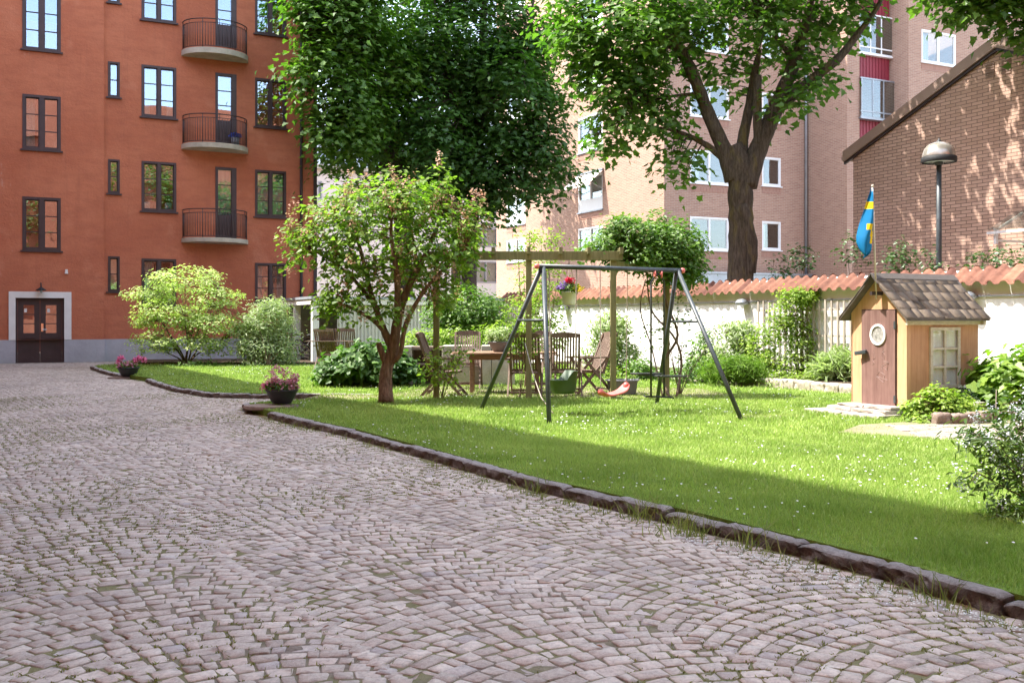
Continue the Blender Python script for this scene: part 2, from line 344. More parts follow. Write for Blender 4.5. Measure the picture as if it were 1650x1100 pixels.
class MB:
    def __init__(s, Mx=None): s.v = []; s.f = []; s.M = Mx; s.mi = []; s.cur = 0
    def add(s, vs, fs):
        b = len(s.v)
        for p in vs:
            p = Vector(p); s.v.append(s.M @ p if s.M is not None else p)
        for f in fs: s.f.append([b+i for i in f]); s.mi.append(s.cur)
    def box(s, a, b):
        x0, x1 = sorted((a[0], b[0])); y0, y1 = sorted((a[1], b[1])); z0, z1 = sorted((a[2], b[2]))
        s.add([(x0, y0, z0), (x1, y0, z0), (x1, y1, z0), (x0, y1, z0), (x0, y0, z1), (x1, y0, z1), (x1, y1, z1), (x0, y1, z1)],
              [(0, 3, 2, 1), (4, 5, 6, 7), (0, 1, 5, 4), (1, 2, 6, 5), (2, 3, 7, 6), (3, 0, 4, 7)])
    def bar(s, p, q, w, h, up=(0, 0, 1)):
        p = Vector(p); q = Vector(q); d = (q-p).normalized(); up = Vector(up)
        sd = d.cross(up)
        if sd.length < 1e-4: sd = d.cross(Vector((1, 0, 0)))
        sd.normalize(); u = sd.cross(d).normalized(); sd *= w/2; u *= h/2
        s.add([p-sd-u, p+sd-u, p+sd+u, p-sd+u, q-sd-u, q+sd-u, q+sd+u, q-sd+u],
              [(0, 1, 2, 3), (7, 6, 5, 4), (0, 4, 5, 1), (1, 5, 6, 2), (2, 6, 7, 3), (3, 7, 4, 0)])
    def tube(s, pts, r, n=8, cap=True):
        pts = [Vector(p) for p in pts]; m = len(pts)
        if not hasattr(r, '__len__'): r = [r]*m
        vs = []; ref = None
        for i, p in enumerate(pts):
            d = (pts[min(i+1, m-1)]-pts[max(i-1, 0)])
            d = d.normalized() if d.length > 1e-9 else Vector((0, 0, 1))
            if ref is None: ref = Vector((1, 0, 0)) if abs(d.x) < .8 else Vector((0, 1, 0))
            a = (ref-d*ref.dot(d))
            a = a.normalized() if a.length > 1e-5 else d.orthogonal().normalized()
            ref = a; b = d.cross(a)
            for k in range(n):
                t = 2*math.pi*k/n; vs.append(p+(a*math.cos(t)+b*math.sin(t))*r[i])
        fs = [(i*n+k, i*n+(k+1) % n, (i+1)*n+(k+1) % n, (i+1)*n+k) for i in range(m-1) for k in range(n)]
        if cap: fs += [tuple(range(n))[::-1], tuple((m-1)*n+k for k in range(n))]
        s.add(vs, fs)
    def lathe(s, prof, c=(0, 0, 0), n=24, sx=1., sy=1., a0=0., a1=None):
        c = Vector(c); full = a1 is None; a1 = 2*math.pi if full else a1
        k = n if full else n+1; vs = []
        for r, z in prof:
            for i in range(k):
                t = a0+(a1-a0)*i/n; vs.append(c+Vector((r*math.cos(t)*sx, r*math.sin(t)*sy, z)))
        fs = []
        for j in range(len(prof)-1):
            for i in range(n):
                i2 = (i+1) % k if full else i+1
                fs.append((j*k+i, j*k+i2, (j+1)*k+i2, (j+1)*k+i))
        s.add(vs, fs)
    def prism(s, poly, z0, z1):
        n = len(poly)
        s.add([(*p, z0) for p in poly]+[(*p, z1) for p in poly],
              [tuple(range(n))[::-1], tuple(range(n, 2*n))]+[(i, (i+1) % n, n+(i+1) % n, n+i) for i in range(n)])
    def build(s, name, mat, parent=None, world_=True, smooth=False, bevel=0., mats=None):
        me = bpy.data.meshes.new(name)
        vs = s.v
        if parent is not None and world_:
            inv = mw(parent).inverted(); vs = [inv @ p for p in vs]
        me.from_pydata([tuple(p) for p in vs], [], s.f)
        for m_ in (mats or [mat]): me.materials.append(m_)
        if mats: me.polygons.foreach_set('material_index', s.mi)
        me.update(); uvauto(me)
        if smooth: me.polygons.foreach_set('use_smooth', [True]*len(me.polygons))
        o = link(name, me, parent)
        if bevel:
            b = o.modifiers.new('bevel', 'BEVEL'); b.width = bevel; b.segments = 2; b.limit_method = 'ANGLE'
        return o

def npmesh(name, V, Fc, mat, parent=None, attrs=None, smooth=False, world_=True):
    """mesh from arrays; Fc (m,k) constant k"""
    V = np.asarray(V, np.float32)
    if parent is not None and world_:
        inv = np.array(mw(parent).inverted()); V = V @ inv[:3, :3].T + inv[:3, 3]
    me = bpy.data.meshes.new(name); m, k = Fc.shape
    me.vertices.add(len(V)); me.vertices.foreach_set('co', V.astype(np.float32).ravel())
    me.loops.add(m*k); me.loops.foreach_set('vertex_index', Fc.ravel().astype(np.int32))
    me.polygons.add(m); me.polygons.foreach_set('loop_start', np.arange(0, m*k, k, dtype=np.int32))
    me.polygons.foreach_set('loop_total', np.full(m, k, np.int32))
    if smooth: me.polygons.foreach_set('use_smooth', np.ones(m, bool))
    me.update(calc_edges=True)
    for an, arr in (attrs or {}).items():
        a = me.attributes.new(an, 'FLOAT', 'POINT'); a.data.foreach_set('value', arr.astype(np.float32))
    me.materials.append(mat); return link(name, me, parent)

# leaf outlines: left and right half share the midrib
LEAF = {
 'needle': [(0, 0), (.045, .25), (.045, .6), (0, 1)],
 'maple': [(0, 0), (.30, -.04), (.30, .16), (.56, .30), (.30, .46), (.22, .62), (0, 1)],
 'ovate': [(0, 0), (.27, .22), (.27, .55), (0, 1)],
 'lance': [(0, 0), (.13, .25), (.13, .6), (0, 1)],
 'heart': [(0, 0), (.36, .08), (.30, .50), (0, 1)],
 'lobed': [(0, 0), (.42, -.05), (.50, .35), (.26, .50), (.30, .72), (0, 1)],
 'petal': [(0, 0), (.38, .2), (.38, .8), (0, 1)],
}
def leafmesh(name, P, size, mat, parent, shape='ovate', up=.6, outward=None, droop=.18, svar=.3, tone=None, aim=None):
    P = np.asarray(P); n = len(P); half = np.array(LEAF[shape]); k = len(half)
    nrm = rng.normal(size=(n, 3)); nrm /= np.linalg.norm(nrm, axis=1)[:, None]
    nrm[:, 2] = np.abs(nrm[:, 2]); nrm = nrm*(1-up)+np.array([0, 0, up])
    if outward is not None: nrm += outward*.55
    nrm /= np.linalg.norm(nrm, axis=1)[:, None]
    b = rng.normal(size=(n, 3)) if aim is None else aim+rng.normal(size=(n, 3))*.3
    b -= (b*nrm).sum(1)[:, None]*nrm; b /= np.linalg.norm(b, axis=1)[:, None]+1e-9
    a = np.cross(b, nrm); sz = size*(1+svar*(rng.random(n)*2-1))
    tv = []
    for sgn in (1, -1):
        for (x, y) in half: tv.append((sgn*x, y, -droop*y*y+abs(x)*.22))
    tv = np.array(tv)
    V = P[:, None, :]+sz[:, None, None]*(tv[None, :, 0:1]*a[:, None, :]+(tv[None, :, 1:2])*b[:, None, :]+tv[None, :, 2:3]*nrm[:, None, :])
    f = np.array([list(range(k)), list(range(2*k-1, k-1, -1))])
    Fc = (f[None]+(np.arange(n)*2*k)[:, None, None]).reshape(-1, k)
    tn = rng.random(n) if tone is None else np.clip(tone, 0, 1)
    return npmesh(name, V.reshape(-1, 3), Fc, mat, parent, {'tone': np.repeat(tn, 2*k)})

def in_ell(n, c, r, shell=.5):
    d = rng.normal(size=(n, 3)); d /= np.linalg.norm(d, axis=1)[:, None]
    q = (shell+(1-shell)*rng.random(n))**.6
    return np.array(c)+d*q[:, None]*np.array(r), d

def plant(name, label, cat, base, blobs, leaf, size, mat, per=12, spread=.2, trunks=None, barkmat=None, group=None,
          up=.55, twig=.008, shell=.45, part=('trunk', 'crown'), blooms=None, stems=5, sr=.02, droop=.18, flat=1., aim=None, svar=.3):
    """blobs: (centre, radii, clusters). trunks: polylines of (point, radius)."""
    root = thing(name, label, cat, base, 0, group); base = Vector(base)
    tb = MB(); nodes = []
    if trunks is None:
        trunks = []
        for i in range(stems):
            c, r, _ = blobs[i % len(blobs)]; c = Vector(c)
            e = c+Vector((random.uniform(-.6, .6)*r[0], random.uniform(-.6, .6)*r[1], random.uniform(-.1, .6)*r[2]))
            m1 = base.lerp(e, .4)+Vector((random.uniform(-.1, .1)*r[0], random.uniform(-.1, .1)*r[1], .12*r[2]))
            st = base+Vector((random.uniform(-1, 1), random.uniform(-1, 1), 0))*sr*2
            trunks.append([(st, sr), (m1, sr*.7), (e, sr*.3)])
    for tr in trunks:
        pts = []; rr = []
        P = [Vector(p) for p, _ in tr]; Rr = [r for _, r in tr]
        for i in range(len(P)-1):
            p0 = P[max(i-1, 0)]; p1 = P[i]; p2 = P[i+1]; p3 = P[min(i+2, len(P)-1)]
            ns = 5
            for k in range(ns):
                t = k/ns; q = .5*((2*p1)+(p2-p0)*t+(2*p0-5*p1+4*p2-p3)*t*t+(3*p1-p0-3*p2+p3)*t**3)
                pts.append(q); rr.append((Rr[i]*(1-t)+Rr[i+1]*t)*(1+.06*math.sin(7*i+3*k)))
        pts.append(P[-1]); rr.append(Rr[-1])
        tb.tube(pts, rr, 12 if Rr[0] > .05 else 6)
        nodes += [np.array(p) for p in pts[2:]]
    nodes = np.array(nodes)
    C = []; D = []
    for c, r, nc in blobs:
        p, d = in_ell(nc, c, r, shell); C.append(p); D.append(d)
    C = np.concatenate(C); D = np.concatenate(D)
    for i in range(len(C)):
        j = np.argmin(((nodes-C[i])**2).sum(1)); a = Vector(nodes[j]); e = Vector(C[i])
        L = (e-a).length; md = a.lerp(e, .5)+Vector((0, 0, .08*L))+Vector(rng.normal(size=3)*.05*L)
        tb.tube([a, md, e], [twig*(1+.5*L), twig*.9, twig*.45], 4, False)
    tb.build(part[0], barkmat or M['twig'], root, smooth=True)
    n = len(C)*per; idx = np.repeat(np.arange(len(C)), per)
    off = rng.normal(size=(n, 3))*spread*np.array([1, 1, .7*flat])
    P = C[idx]+off; out = D[idx]*.6+off/(spread*2.5)
    tone = np.clip(rng.random(len(C))[idx]*.6+rng.random(n)*.5-.05, 0, 1)
    am = None if aim is None else np.tile(np.array(aim, float), (n, 1))+out*.5
    leafmesh(part[1], P, size, mat, root, leaf, up, out, droop, svar, tone, am)
    if blooms:
        for bn, bm, cnt, bs, bsp, pern in blooms:
            sel = rng.choice(len(C), cnt); q = C[sel]+D[sel]*spread*.8+np.array([0, 0, spread*.5])
            bi = np.repeat(np.arange(cnt), pern)
            bo = rng.normal(size=(cnt*pern, 3))*np.array(bsp)
            leafmesh(bn, q[bi]+bo, bs, bm, root, 'petal', .3, bo*8, 0, .3, np.clip(rng.random(cnt)[bi]*.7+rng.random(cnt*pern)*.3, 0, 1))
    return root

# wall frames: a along the wall (left to right as seen), d into the wall, z up
class WF:
    def __init__(s, O, A):
        s.O = Vector(O); s.A = Vector(A).normalized(); I = Vector((-s.A.y, s.A.x)); s.I = I
        s.M = Matrix(((s.A.x, I.x, 0, s.O.x), (s.A.y, I.y, 0, s.O.y), (0, 0, 1, 0), (0, 0, 0, 1)))
    def a(s, px, d=0.):
        k = (px-CX)/F; o = s.O+s.I*d; return (k*o.y-o.x)/(s.A.x-k*s.A.y)
    def z(s, px, py, d=0.):
        a = s.a(px, d); Y = (s.O+s.I*d+s.A*a).y; return CH+(HZ-py)*Y/F
    def rect(s, x0, x1, y0, y1):
        xm = (x0+x1)/2; return (s.a(x0), s.a(x1), s.z(xm, y1), s.z(xm, y0))
    def pt(s, a, d, z): return s.M @ Vector((a, d, z))

def holed(mb, a0, a1, z0, z1, holes, depth=.12, y=0.):
    xs = sorted({a0, a1}|{min(max(h[i], a0), a1) for h in holes for i in (0, 1)})
    zs = sorted({z0, z1}|{min(max(h[i], z0), z1) for h in holes for i in (2, 3)})
    for i in range(len(xs)-1):
        for j in range(len(zs)-1):
            cx, cz = (xs[i]+xs[i+1])/2, (zs[j]+zs[j+1])/2
            if any(h[0] < cx < h[1] and h[2] < cz < h[3] for h in holes): continue
            if xs[i+1]-xs[i] < 1e-5 or zs[j+1]-zs[j] < 1e-5: continue
            mb.add([(xs[i], y, zs[j]), (xs[i+1], y, zs[j]), (xs[i+1], y, zs[j+1]), (xs[i], y, zs[j+1])], [(0, 1, 2, 3)])
    for h in holes:
        p, q, r, t = h; d = y+depth
        mb.add([(p, y, r), (q, y, r), (q, y, t), (p, y, t), (p, d, r), (q, d, r), (q, d, t), (p, d, t)],
               [(0, 4, 5, 1), (1, 5, 6, 2), (2, 6, 7, 3), (3, 7, 4, 0)])

def window(wf, parent, r, mat, cols=2, rows=3, t=.07, bar=.028, d=.05, proud=.02, sill=None, curtain=None, mull=.09, label=None, panel=0., tilt=0.):
    a0, a1, z0, z1 = r; mb = MB(wf.M)
    y0, y1 = -proud, d+.06
    zb = z0+panel
    mb.box((a0, y0, z0), (a0+t, y1, z1)); mb.box((a1-t, y0, z0), (a1, y1, z1))
    mb.box((a0+t, y0, z1-t), (a1-t, y1, z1)); mb.box((a0+t, y0, z0), (a1-t, y1, z0+t))
    if panel: mb.box((a0+t, d*.3, z0+t), (a1-t, y1, zb+t))
    ia0, ia1, iz0, iz1 = a0+t, a1-t, zb+t, z1-t
    wv = (ia1-ia0-(cols-1)*mull)/cols; xs = []
    for c in range(cols):
        x = ia0+c*(wv+mull); xs.append((x, x+wv))
        if c: mb.box((x-mull, y0+.004, iz0), (x, y1, iz1))
        for k in range(1, rows):
            zz = iz0+(iz1-iz0)*k/rows; mb.box((x, d-.012, zz-bar/2), (x+wv, d+.03, zz+bar/2))
        e = .03
        mb.box((x, d-.005, iz0), (x+e, d+.035, iz1)); mb.box((x+wv-e, d-.005, iz0), (x+wv, d+.035, iz1))
        mb.box((x+e, d-.005, iz1-e), (x+wv-e, d+.035, iz1)); mb.box((x+e, d-.005, iz0), (x+wv-e, d+.035, iz0+e))
    w = mb.build('window', mat, parent)
    if label: w['label'] = label
    for i, (x0, x1) in enumerate(xs):
        g = MB(wf.M); j = random.uniform(-.006, .006)
        g.add([(x0+.01, d+.012+j, iz0+.01), (x1-.01, d+.012-j, iz0+.01), (x1-.01, d+.012-j, iz1-.01), (x0+.01, d+.012+j, iz1-.01),
               (x0+.01, d+.018+j, iz0+.01), (x1-.01, d+.018-j, iz0+.01), (x1-.01, d+.018-j, iz1-.01), (x0+.01, d+.018+j, iz1-.01)],
              [(0, 1, 2, 3), (7, 6, 5, 4), (0, 4, 5, 1), (1, 5, 6, 2), (2, 6, 7, 3), (3, 7, 4, 0)])
        g.build('pane', M['skyglass'] if mat is M['brown'] else M['glass'], w)
    if sill:
        s_ = MB(wf.M); s_.box((a0-.06, -proud-.07, z0-.05), (a1+.06, d, z0-.002)); s_.build('sill', sill, w)
    if curtain:
        def drape(xa, xb, m_):
            c = MB(wf.M); n = max(8, int((xb-xa)/.03)); vs = []
            for i in range(n+1):
                x = xa+(xb-xa)*i/n; y = d+.17+.03*math.sin(i*1.3)+.012*math.sin(i*3.1)
                vs += [(x, y, iz0-.1), (x, y, iz1+.05)]
            c.add(vs, [(2*i, 2*i+2, 2*i+3, 2*i+1) for i in range(n)]); c.build('curtain', m_, w, smooth=True)
        if curtain == 'full': drape(ia0-.05, ia1+.05, M['curtain'])
        elif curtain == 'sides':
            q = (ia1-ia0)*.22; drape(ia0-.05, ia0+q, M['curtain']); drape(ia1-q, ia1+.05, M['curtain'])
        elif curtain == 'left': drape(ia0-.05, ia0+(ia1-ia0)*.3, M['curtain'])
        elif curtain == 'right': drape(ia1-(ia1-ia0)*.35, ia1+.05, M['curtain'])
        elif curtain == 'blind':
            c = MB(wf.M); c.box((ia0-.04, d+.1, iz0-.02), (ia1+.04, d+.11, iz1+.03)); c.build('blind', M['blind'], w)
    return w

# ================================================================== GROUND
def sheet(name, poly, z, mat, kind='structure', skirt=.25):
    b = MB(); n = len(poly)
    b.add([(x, y, z) for x, y in poly], [tuple(range(n))])
    b.add([(x, y, z) for x, y in poly]+[(x, y, z-skirt) for x, y in poly], [((i+1) % n, i, n+i, n+(i+1) % n) for i in range(n)])
    return tag(b.build(name, mat), kind=kind)
g_ = MB(); g_.add([(-220, -220, -.04), (220, -220, -.04), (220, 260, -.04), (-220, 260, -.04)], [(0, 1, 2, 3)])
tag(g_.build('ground', M['groundfar']), kind='structure')

K1 = [(3.55, 2.6), (2.95, 3.6), (2.36, 4.58), (1.94, 5.41), (1.15, 6.70), (.13, 8.17), (-.76, 9.76), (-1.95, 11.82), (-2.92, 13.21), (-3.45, 14.05)]
K1b = [(-3.98, 14.85), (-4.22, 15.6)]
K2 = [(-4.27, 17.54), (-5.39, 17.75), (-6.5, 19.2), (-7.52, 20.9), (-8.2, 22.3)]
K2b = [(-9.35, 23.7), (-10.4, 25.4), (-11.9, 28.07), (-11.9, 28.6)]
LZ = .10
WALLO = Vector((1.12, 30.)); WD = (-V2).normalized()       # garden wall line runs towards the viewer
wl = lambda t, off=0.: tuple(WALLO+WD*t-U2*off)
path_poly = [(-3.55, 16.0), (-3.35, 17.42), (-2.2, 17.35), (-1.6, 19.6), (1.6, 19.7), (3.6, 18.9), (3.9, 17.1), (2.6, 16.5), (-1.4, 16.55), (-2.6, 16.1)]
def KI(P, d=.098):
    o = []
    for i, p in enumerate(P):
        a, b_ = P[max(i-1, 0)], P[min(i+1, len(P)-1)]; t = Vector((b_[0]-a[0], b_[1]-a[1])).normalized(); o.append((p[0]+t.y*d, p[1]-t.x*d))
    return o
lawn1 = KI(K1)+KI(K1b)+[(-3.5, 16.05), (-2.6, 16.1), (-1.4, 16.55), (2.6, 16.5), (3.9, 17.1), (3.6, 18.9), (4.6, 20.3), (6.9, 16.2), (9.6, 10.6), (9.6, 2.6)]
lawn2 = KI(K2)+KI(K2b)+[(-10.2, 29.6), (-3, 30.3), (.7, 29.6), (3.2, 24.6), (4.6, 20.3), (3.6, 18.9), (1.6, 19.7), (-1.6, 19.6), (-2.2, 17.35), (-3.35, 17.44)]
sheet('lawn_near', lawn1, LZ, M['turf']); sheet('lawn_far', lawn2, LZ, M['turf'])
sheet('garden_path', path_poly, LZ-.012, M['sand'])
sheet('patio_ground', [(3.75, 11.45), (5.0, 10.55), (6.6, 10.2), (9.0, 10.4), (9.0, 13.4), (6.6, 13.6), (5.25, 12.75), (4.3, 12.3)], LZ+.006, M['sand'])
sheet('worn_path', [(2.95, 13.3), (3.5, 13.1), (4.0, 13.25), (3.6, 13.5), (3.1, 13.5)], LZ+.006, M['sand'])
bedp = [wl(2, 1.5), wl(7, 1.45), wl(10.2, 1.3), wl(12, 1.2), wl(14.8, .95), wl(17.5, .95), wl(17.5, .1), wl(2, .1)]
sheet('flower_bed', bedp, LZ+.14, M['soil'])
sheet('shrub_bed', [(-11.4, 28.9), (-4.6, 28.9), (-3.2, 30.5), (-4.2, 33.2), (-11.9, 31.4)], LZ+.05, M['soil'])

# ---- driveway: one sheet with every stone standing out of the mossy joints, laid in segmental arcs
dpts = [(-26, -9), (14, -9), (14, 2.4)]+[(x+.10, y+.06) for x, y in K1+K1b]+[(-3.3, 15.9), (-3.1, 17.6)]+[(x+.10, y+.06) for x, y in K2+K2b]+[(-11, 36), (-26, 29)]
dv = MB(); dv.add([(x, y, .0066) for x, y in dpts], [tuple(range(len(dpts)))])
tag(dv.build('driveway', M['joint']), kind='structure')
def side_of(poly, x, y):
    """distance to polyline, signed positive on the driveway side (left/near)"""
    best = np.full(x.shape, 1e9); sgn = np.ones(x.shape)
    for (x0, y0), (x1, y1) in zip(poly[:-1], poly[1:]):
        dx, dy = x1-x0, y1-y0; L2 = dx*dx+dy*dy
        t = np.clip(((x-x0)*dx+(y-y0)*dy)/L2, 0, 1); px, py = x0+t*dx, y0+t*dy
        d = np.hypot(x-px, y-py); c = dx*(y-y0)-dy*(x-x0)
        m = d < best; best = np.where(m, d, best); sgn = np.where(m, np.sign(c), sgn)
    return best*sgn
KALL = K1+K1b+[(-3.6, 16.1), (-3.45, 16.8), (-3.5, 17.45)]+K2+K2b+[(-11.3, 31), (-10, 36)]
def cobbles():
    e = np.array([-.54, .842]); e /= np.linalg.norm(e); p = np.array([e[1], -e[0]])
    Wc, d = 1.30, .083; Rr = Wc/2/math.sin(R(34)); out = []
    nc = 27; rows = 520
    for c in range(-nc, 12):
        ph = rng.random()*d
        for r in range(-55, rows):
            base_b = r*d*1.16+ph; hw = Wc/2*(1+.03*rng.normal())
            arcL = 2*Rr*R(34); n = int(round(arcL/.093)); cuts = np.linspace(-1.06, 1.06, n+1)
            cuts[1:-1] += rng.normal(size=n-1)*.028; cuts = np.clip(cuts, -1.09, 1.09)
            th = cuts*R(34)
            for i in range(n): out.append((c, th[i], th[i+1], base_b))
    A = np.array(out); c, t0, t1, b0 = A.T; n = len(A)
    def pos(c, t, b, q):      # q shifts along the row's own normal
        # rows narrow towards the column edges, as in a laid arc
        x = c*Wc+Rr*np.sin(t)+q*np.sin(t)*np.cos(t); y = b+q*np.cos(t)**2+Rr*(np.cos(t)-1)
        x = np.clip(x, (c-.5)*Wc-.08, (c+.5)*Wc+.08)
        return x, y
    tm = (t0+t1)/2; x, y = pos(c, tm, b0, 0)
    wx = x*p[0]+y*e[0]-.6; wy = x*p[1]+y*e[1]+.5
    sd = side_of(KALL, wx, wy)
    keep = (sd > .045) & (wy > .8) & (wy < 34.5) & (np.abs(wx/np.maximum(wy, .5)) < .80) & ((wx+16.5)*(-.44)+(wy-31.4)*.898 < .0)
    A = A[keep]; c, t0, t1, b0 = A.T; n = len(A); tm = (t0+t1)/2
    g = .0030+.0040*rng.random(n); h = .083*1.16/2
    corners = []
    for (tt, q) in ((t0, -1), (t1, -1), (t1, 1), (t0, 1)):
        x, y = pos(c, tt, b0, q*h); corners.append(np.stack([x, y], 1)+rng.normal(size=(n, 2))*.005)
    Cn = np.stack(corners, 1); ctr = Cn.mean(1, keepdims=True)
    ctr += rng.normal(size=(n, 1, 2))*.002
    def inset(Q, k):
        dd = Q-ctr; L = np.linalg.norm(dd, axis=2, keepdims=True); return ctr+dd*(1-k[:, None, None]/L)
    rings = []
    nz = rng.normal(size=n)*.0016
    for (k, z) in ((g, -.006), (g+.0004, .0075), (g+.0032, .0101)):
        Q = inset(Cn, k*1.35)
        nx = np.roll(Q, -1, axis=1); cf = .05+.07*rng.random((n, 4, 1)); P1 = Q*(1-cf)+nx*cf; P2 = Q*cf+nx*(1-cf)
        O = np.stack([P1, P2], 2).reshape(n, 8, 2)
        if k is not g: O = O+rng.normal(size=O.shape)*.0018
        zz = np.full((n, 8, 1), z)
        if z > .01: zz = zz+nz[:, None, None]+rng.normal(size=(n, 8, 1))*.0011
        rings.append(np.concatenate([O, zz], 2))
    cc = np.concatenate([ctr[:, 0], (.0108+nz+rng.normal(size=n)*.001)[:, None]], 1)[:, None]
    V = np.concatenate(rings+[cc], 1)           # n,25,3
    wx = V[..., 0]*p[0]+V[..., 1]*e[0]-.6; wy = V[..., 0]*p[1]+V[..., 1]*e[1]+.5
    sl_a = rng.normal(size=(n, 1))*.022; sl_b = rng.normal(size=(n, 1))*.022
    zt_ = V[..., 2]+((wx-wx.mean(1, keepdims=True))*sl_a+(wy-wy.mean(1, keepdims=True))*sl_b)
    V = np.stack([wx, wy, zt_], 2)
    und = .02*np.sin(V[..., 0]*.9+1)*np.sin(V[..., 1]*.7)
    F4 = []
    for rI in range(2):
        for k in range(8): F4.append([rI*8+k, (rI+1)*8+k, (rI+1)*8+(k+1) % 8, rI*8+(k+1) % 8])
    for k in range(0, 8, 2): F4.append([16+k, 24, 16+(k+2) % 8, 16+(k+1) % 8])
    F4 = np.array(F4)[:, ::-1]
    Fc = (F4[None]+(np.arange(n)*25)[:, None, None]).reshape(-1, 4)
    tone = np.clip(rng.normal(size=n)*.27+.5, 0, 1); hue = rng.random(n)
    print('cobbles', n)
    o = npmesh('cobbles', V.reshape(-1, 3), Fc, M['cobble'], None, {'tone': np.repeat(tone, 25), 'hue': np.repeat(hue, 25)}, smooth=False)
    tag(o, kind='structure'); JC.append(V[:, 0:8:2, :2].reshape(-1, 2)); return o
JC = []; cob = cobbles()
# small paved strip of setts in front of the play house
def setts(x0, x1, y0, y1, z, name):
    P = []; y = y0
    while y < y1:
        x = x0+random.random()*.1
        while x < x1:
            w = random.uniform(.09, .2); P.append((x, y, w-.012, random.uniform(.085, .1), random.uniform(-.004, .006))); x += w
        y += .112
    b = MB()
    for x, y, w, h, dz in P: b.box((x, y, z-.03), (x+w, y+h, z+.006+dz))
    return b.build(name, M['settstone'], bevel=.006)
tag(setts(4.5, 8.6, 10.75, 12.2, LZ+.01, 'paving_setts'), kind='structure')

# ---- kerbs
def kerb(name, poly, w, h, mat, lmin, lmax, zb=-.06, off=0., rough=.009, step=.0):
    b = MB(); V = []; Fc = []
    pts = [Vector(p) for p in poly]; seg = []
    tot = [0.]
    for a, c in zip(pts[:-1], pts[1:]): tot.append(tot[-1]+(c-a).length)
    def at(s):
        for i in range(len(pts)-1):
            if s <= tot[i+1] or i == len(pts)-2:
                d = (pts[i+1]-pts[i]).normalized(); return pts[i]+d*(s-tot[i]), d
    s = 0.
    while s < tot[-1]-.1:
        L = min(random.uniform(lmin, lmax), tot[-1]-s); p, d = at(s); q, d2 = at(s+L-.012)
        dd = (q-p).normalized(); nn = Vector((-dd.y, dd.x)); ww = w*random.uniform(.9, 1.1); hh = h+random.uniform(-.012, .012)
        n1, n2, n3 = max(4, int(L/.035)), 4, 5; ph_ = random.random()*9
        idx = {}
        for i in range(n1+1):
            for j in range(n2+1):
                for k in range(n3+1):
                    if 0 < i < n1 and 0 < j < n2 and 0 < k < n3: continue
                    a = p.lerp(q, i/n1)+nn*((j/n2-.5)*ww+off); z = zb+(hh-zb)*k/n3
                    jx = Vector(rng.normal(size=3))*rough*.55+Vector((0, 0, .006*math.sin(i*.6+ph_)))+Vector((nn.x, nn.y, 0))*(.010*math.sin(i*.45+ph_+k*.9)+.007*math.sin(i*1.3+k*2))*(k < n3)
                    if k == n3: jx.z *= .35
                    e = .012*((i in (0, n1))+(j in (0, n2))) if k == n3 else 0
                    idx[i, j, k] = len(b.v); b.v.append(Vector((a.x, a.y, z-e))+jx)
        def q4(a, b_, c, d_): b.f.append([idx[a], idx[b_], idx[c], idx[d_]]); b.mi.append(0)
        for i in range(n1):
            for j in range(n2): q4((i, j, n3), (i, j+1, n3), (i+1, j+1, n3), (i+1, j, n3))
            for k in range(n3):
                q4((i, 0, k), (i, 0, k+1), (i+1, 0, k+1), (i+1, 0, k)); q4((i, n2, k), (i+1, n2, k), (i+1, n2, k+1), (i, n2, k+1))
        for j in range(n2):
            for k in range(n3):
                q4((0, j, k), (0, j+1, k), (0, j+1, k+1), (0, j, k+1)); q4((n1, j, k), (n1, j, k+1), (n1, j+1, k+1), (n1, j+1, k))
        s += L
    o = b.build(name, mat, smooth=True)
    return tag(o, kind='structure')
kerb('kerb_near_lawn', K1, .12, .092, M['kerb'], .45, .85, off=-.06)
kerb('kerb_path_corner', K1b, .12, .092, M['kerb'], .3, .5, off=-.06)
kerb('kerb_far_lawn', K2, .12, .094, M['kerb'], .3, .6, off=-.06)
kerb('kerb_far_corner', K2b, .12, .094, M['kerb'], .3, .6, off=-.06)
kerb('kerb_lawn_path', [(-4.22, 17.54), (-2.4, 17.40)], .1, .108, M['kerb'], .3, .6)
kerb('bed_edging', [wl(4.0, 1.5), wl(7, 1.47), wl(10.2, 1.33), wl(12, 1.22), wl(14.9, .97), wl(17.2, .97)], .16, .27, M['edging'], .25, .48, .02, rough=.014)

# ---- lawn grass, daisies, weeds
def inpoly(poly, x, y):
    r = np.zeros(x.shape, bool); n = len(poly); j = n-1
    for i in range(n):
        xi, yi = poly[i]; xj, yj = poly[j]
        c = ((yi > y) != (yj > y)) & (x < (xj-xi)*(y-yi)/(yj-yi+1e-12)+xi); r ^= c; j = i
    return r
patio_hole = [(3.75, 11.4), (5.0, 10.5), (6.6, 10.15), (9.0, 10.3), (9.0, 13.4), (6.6, 13.6), (5.3, 12.8), (4.3, 12.35)]
house_hole = [(4.85, 14.25), (5.3, 13.2), (6.6, 13.8), (6.2, 14.8)]
def samp(n, y0, y1, polys, holes=(), wid=.56):
    y = np.sqrt(rng.random(n)*(y1*y1-y0*y0)+y0*y0); x = (rng.random(n)*2-1)*wid*y
    m = np.zeros(n, bool)
    for p in polys: m |= inpoly(p, x, y)
    for p in holes: m &= ~inpoly(p, x, y)
    m &= side_of(KALL, x, y) < -.088
    return x[m], y[m]
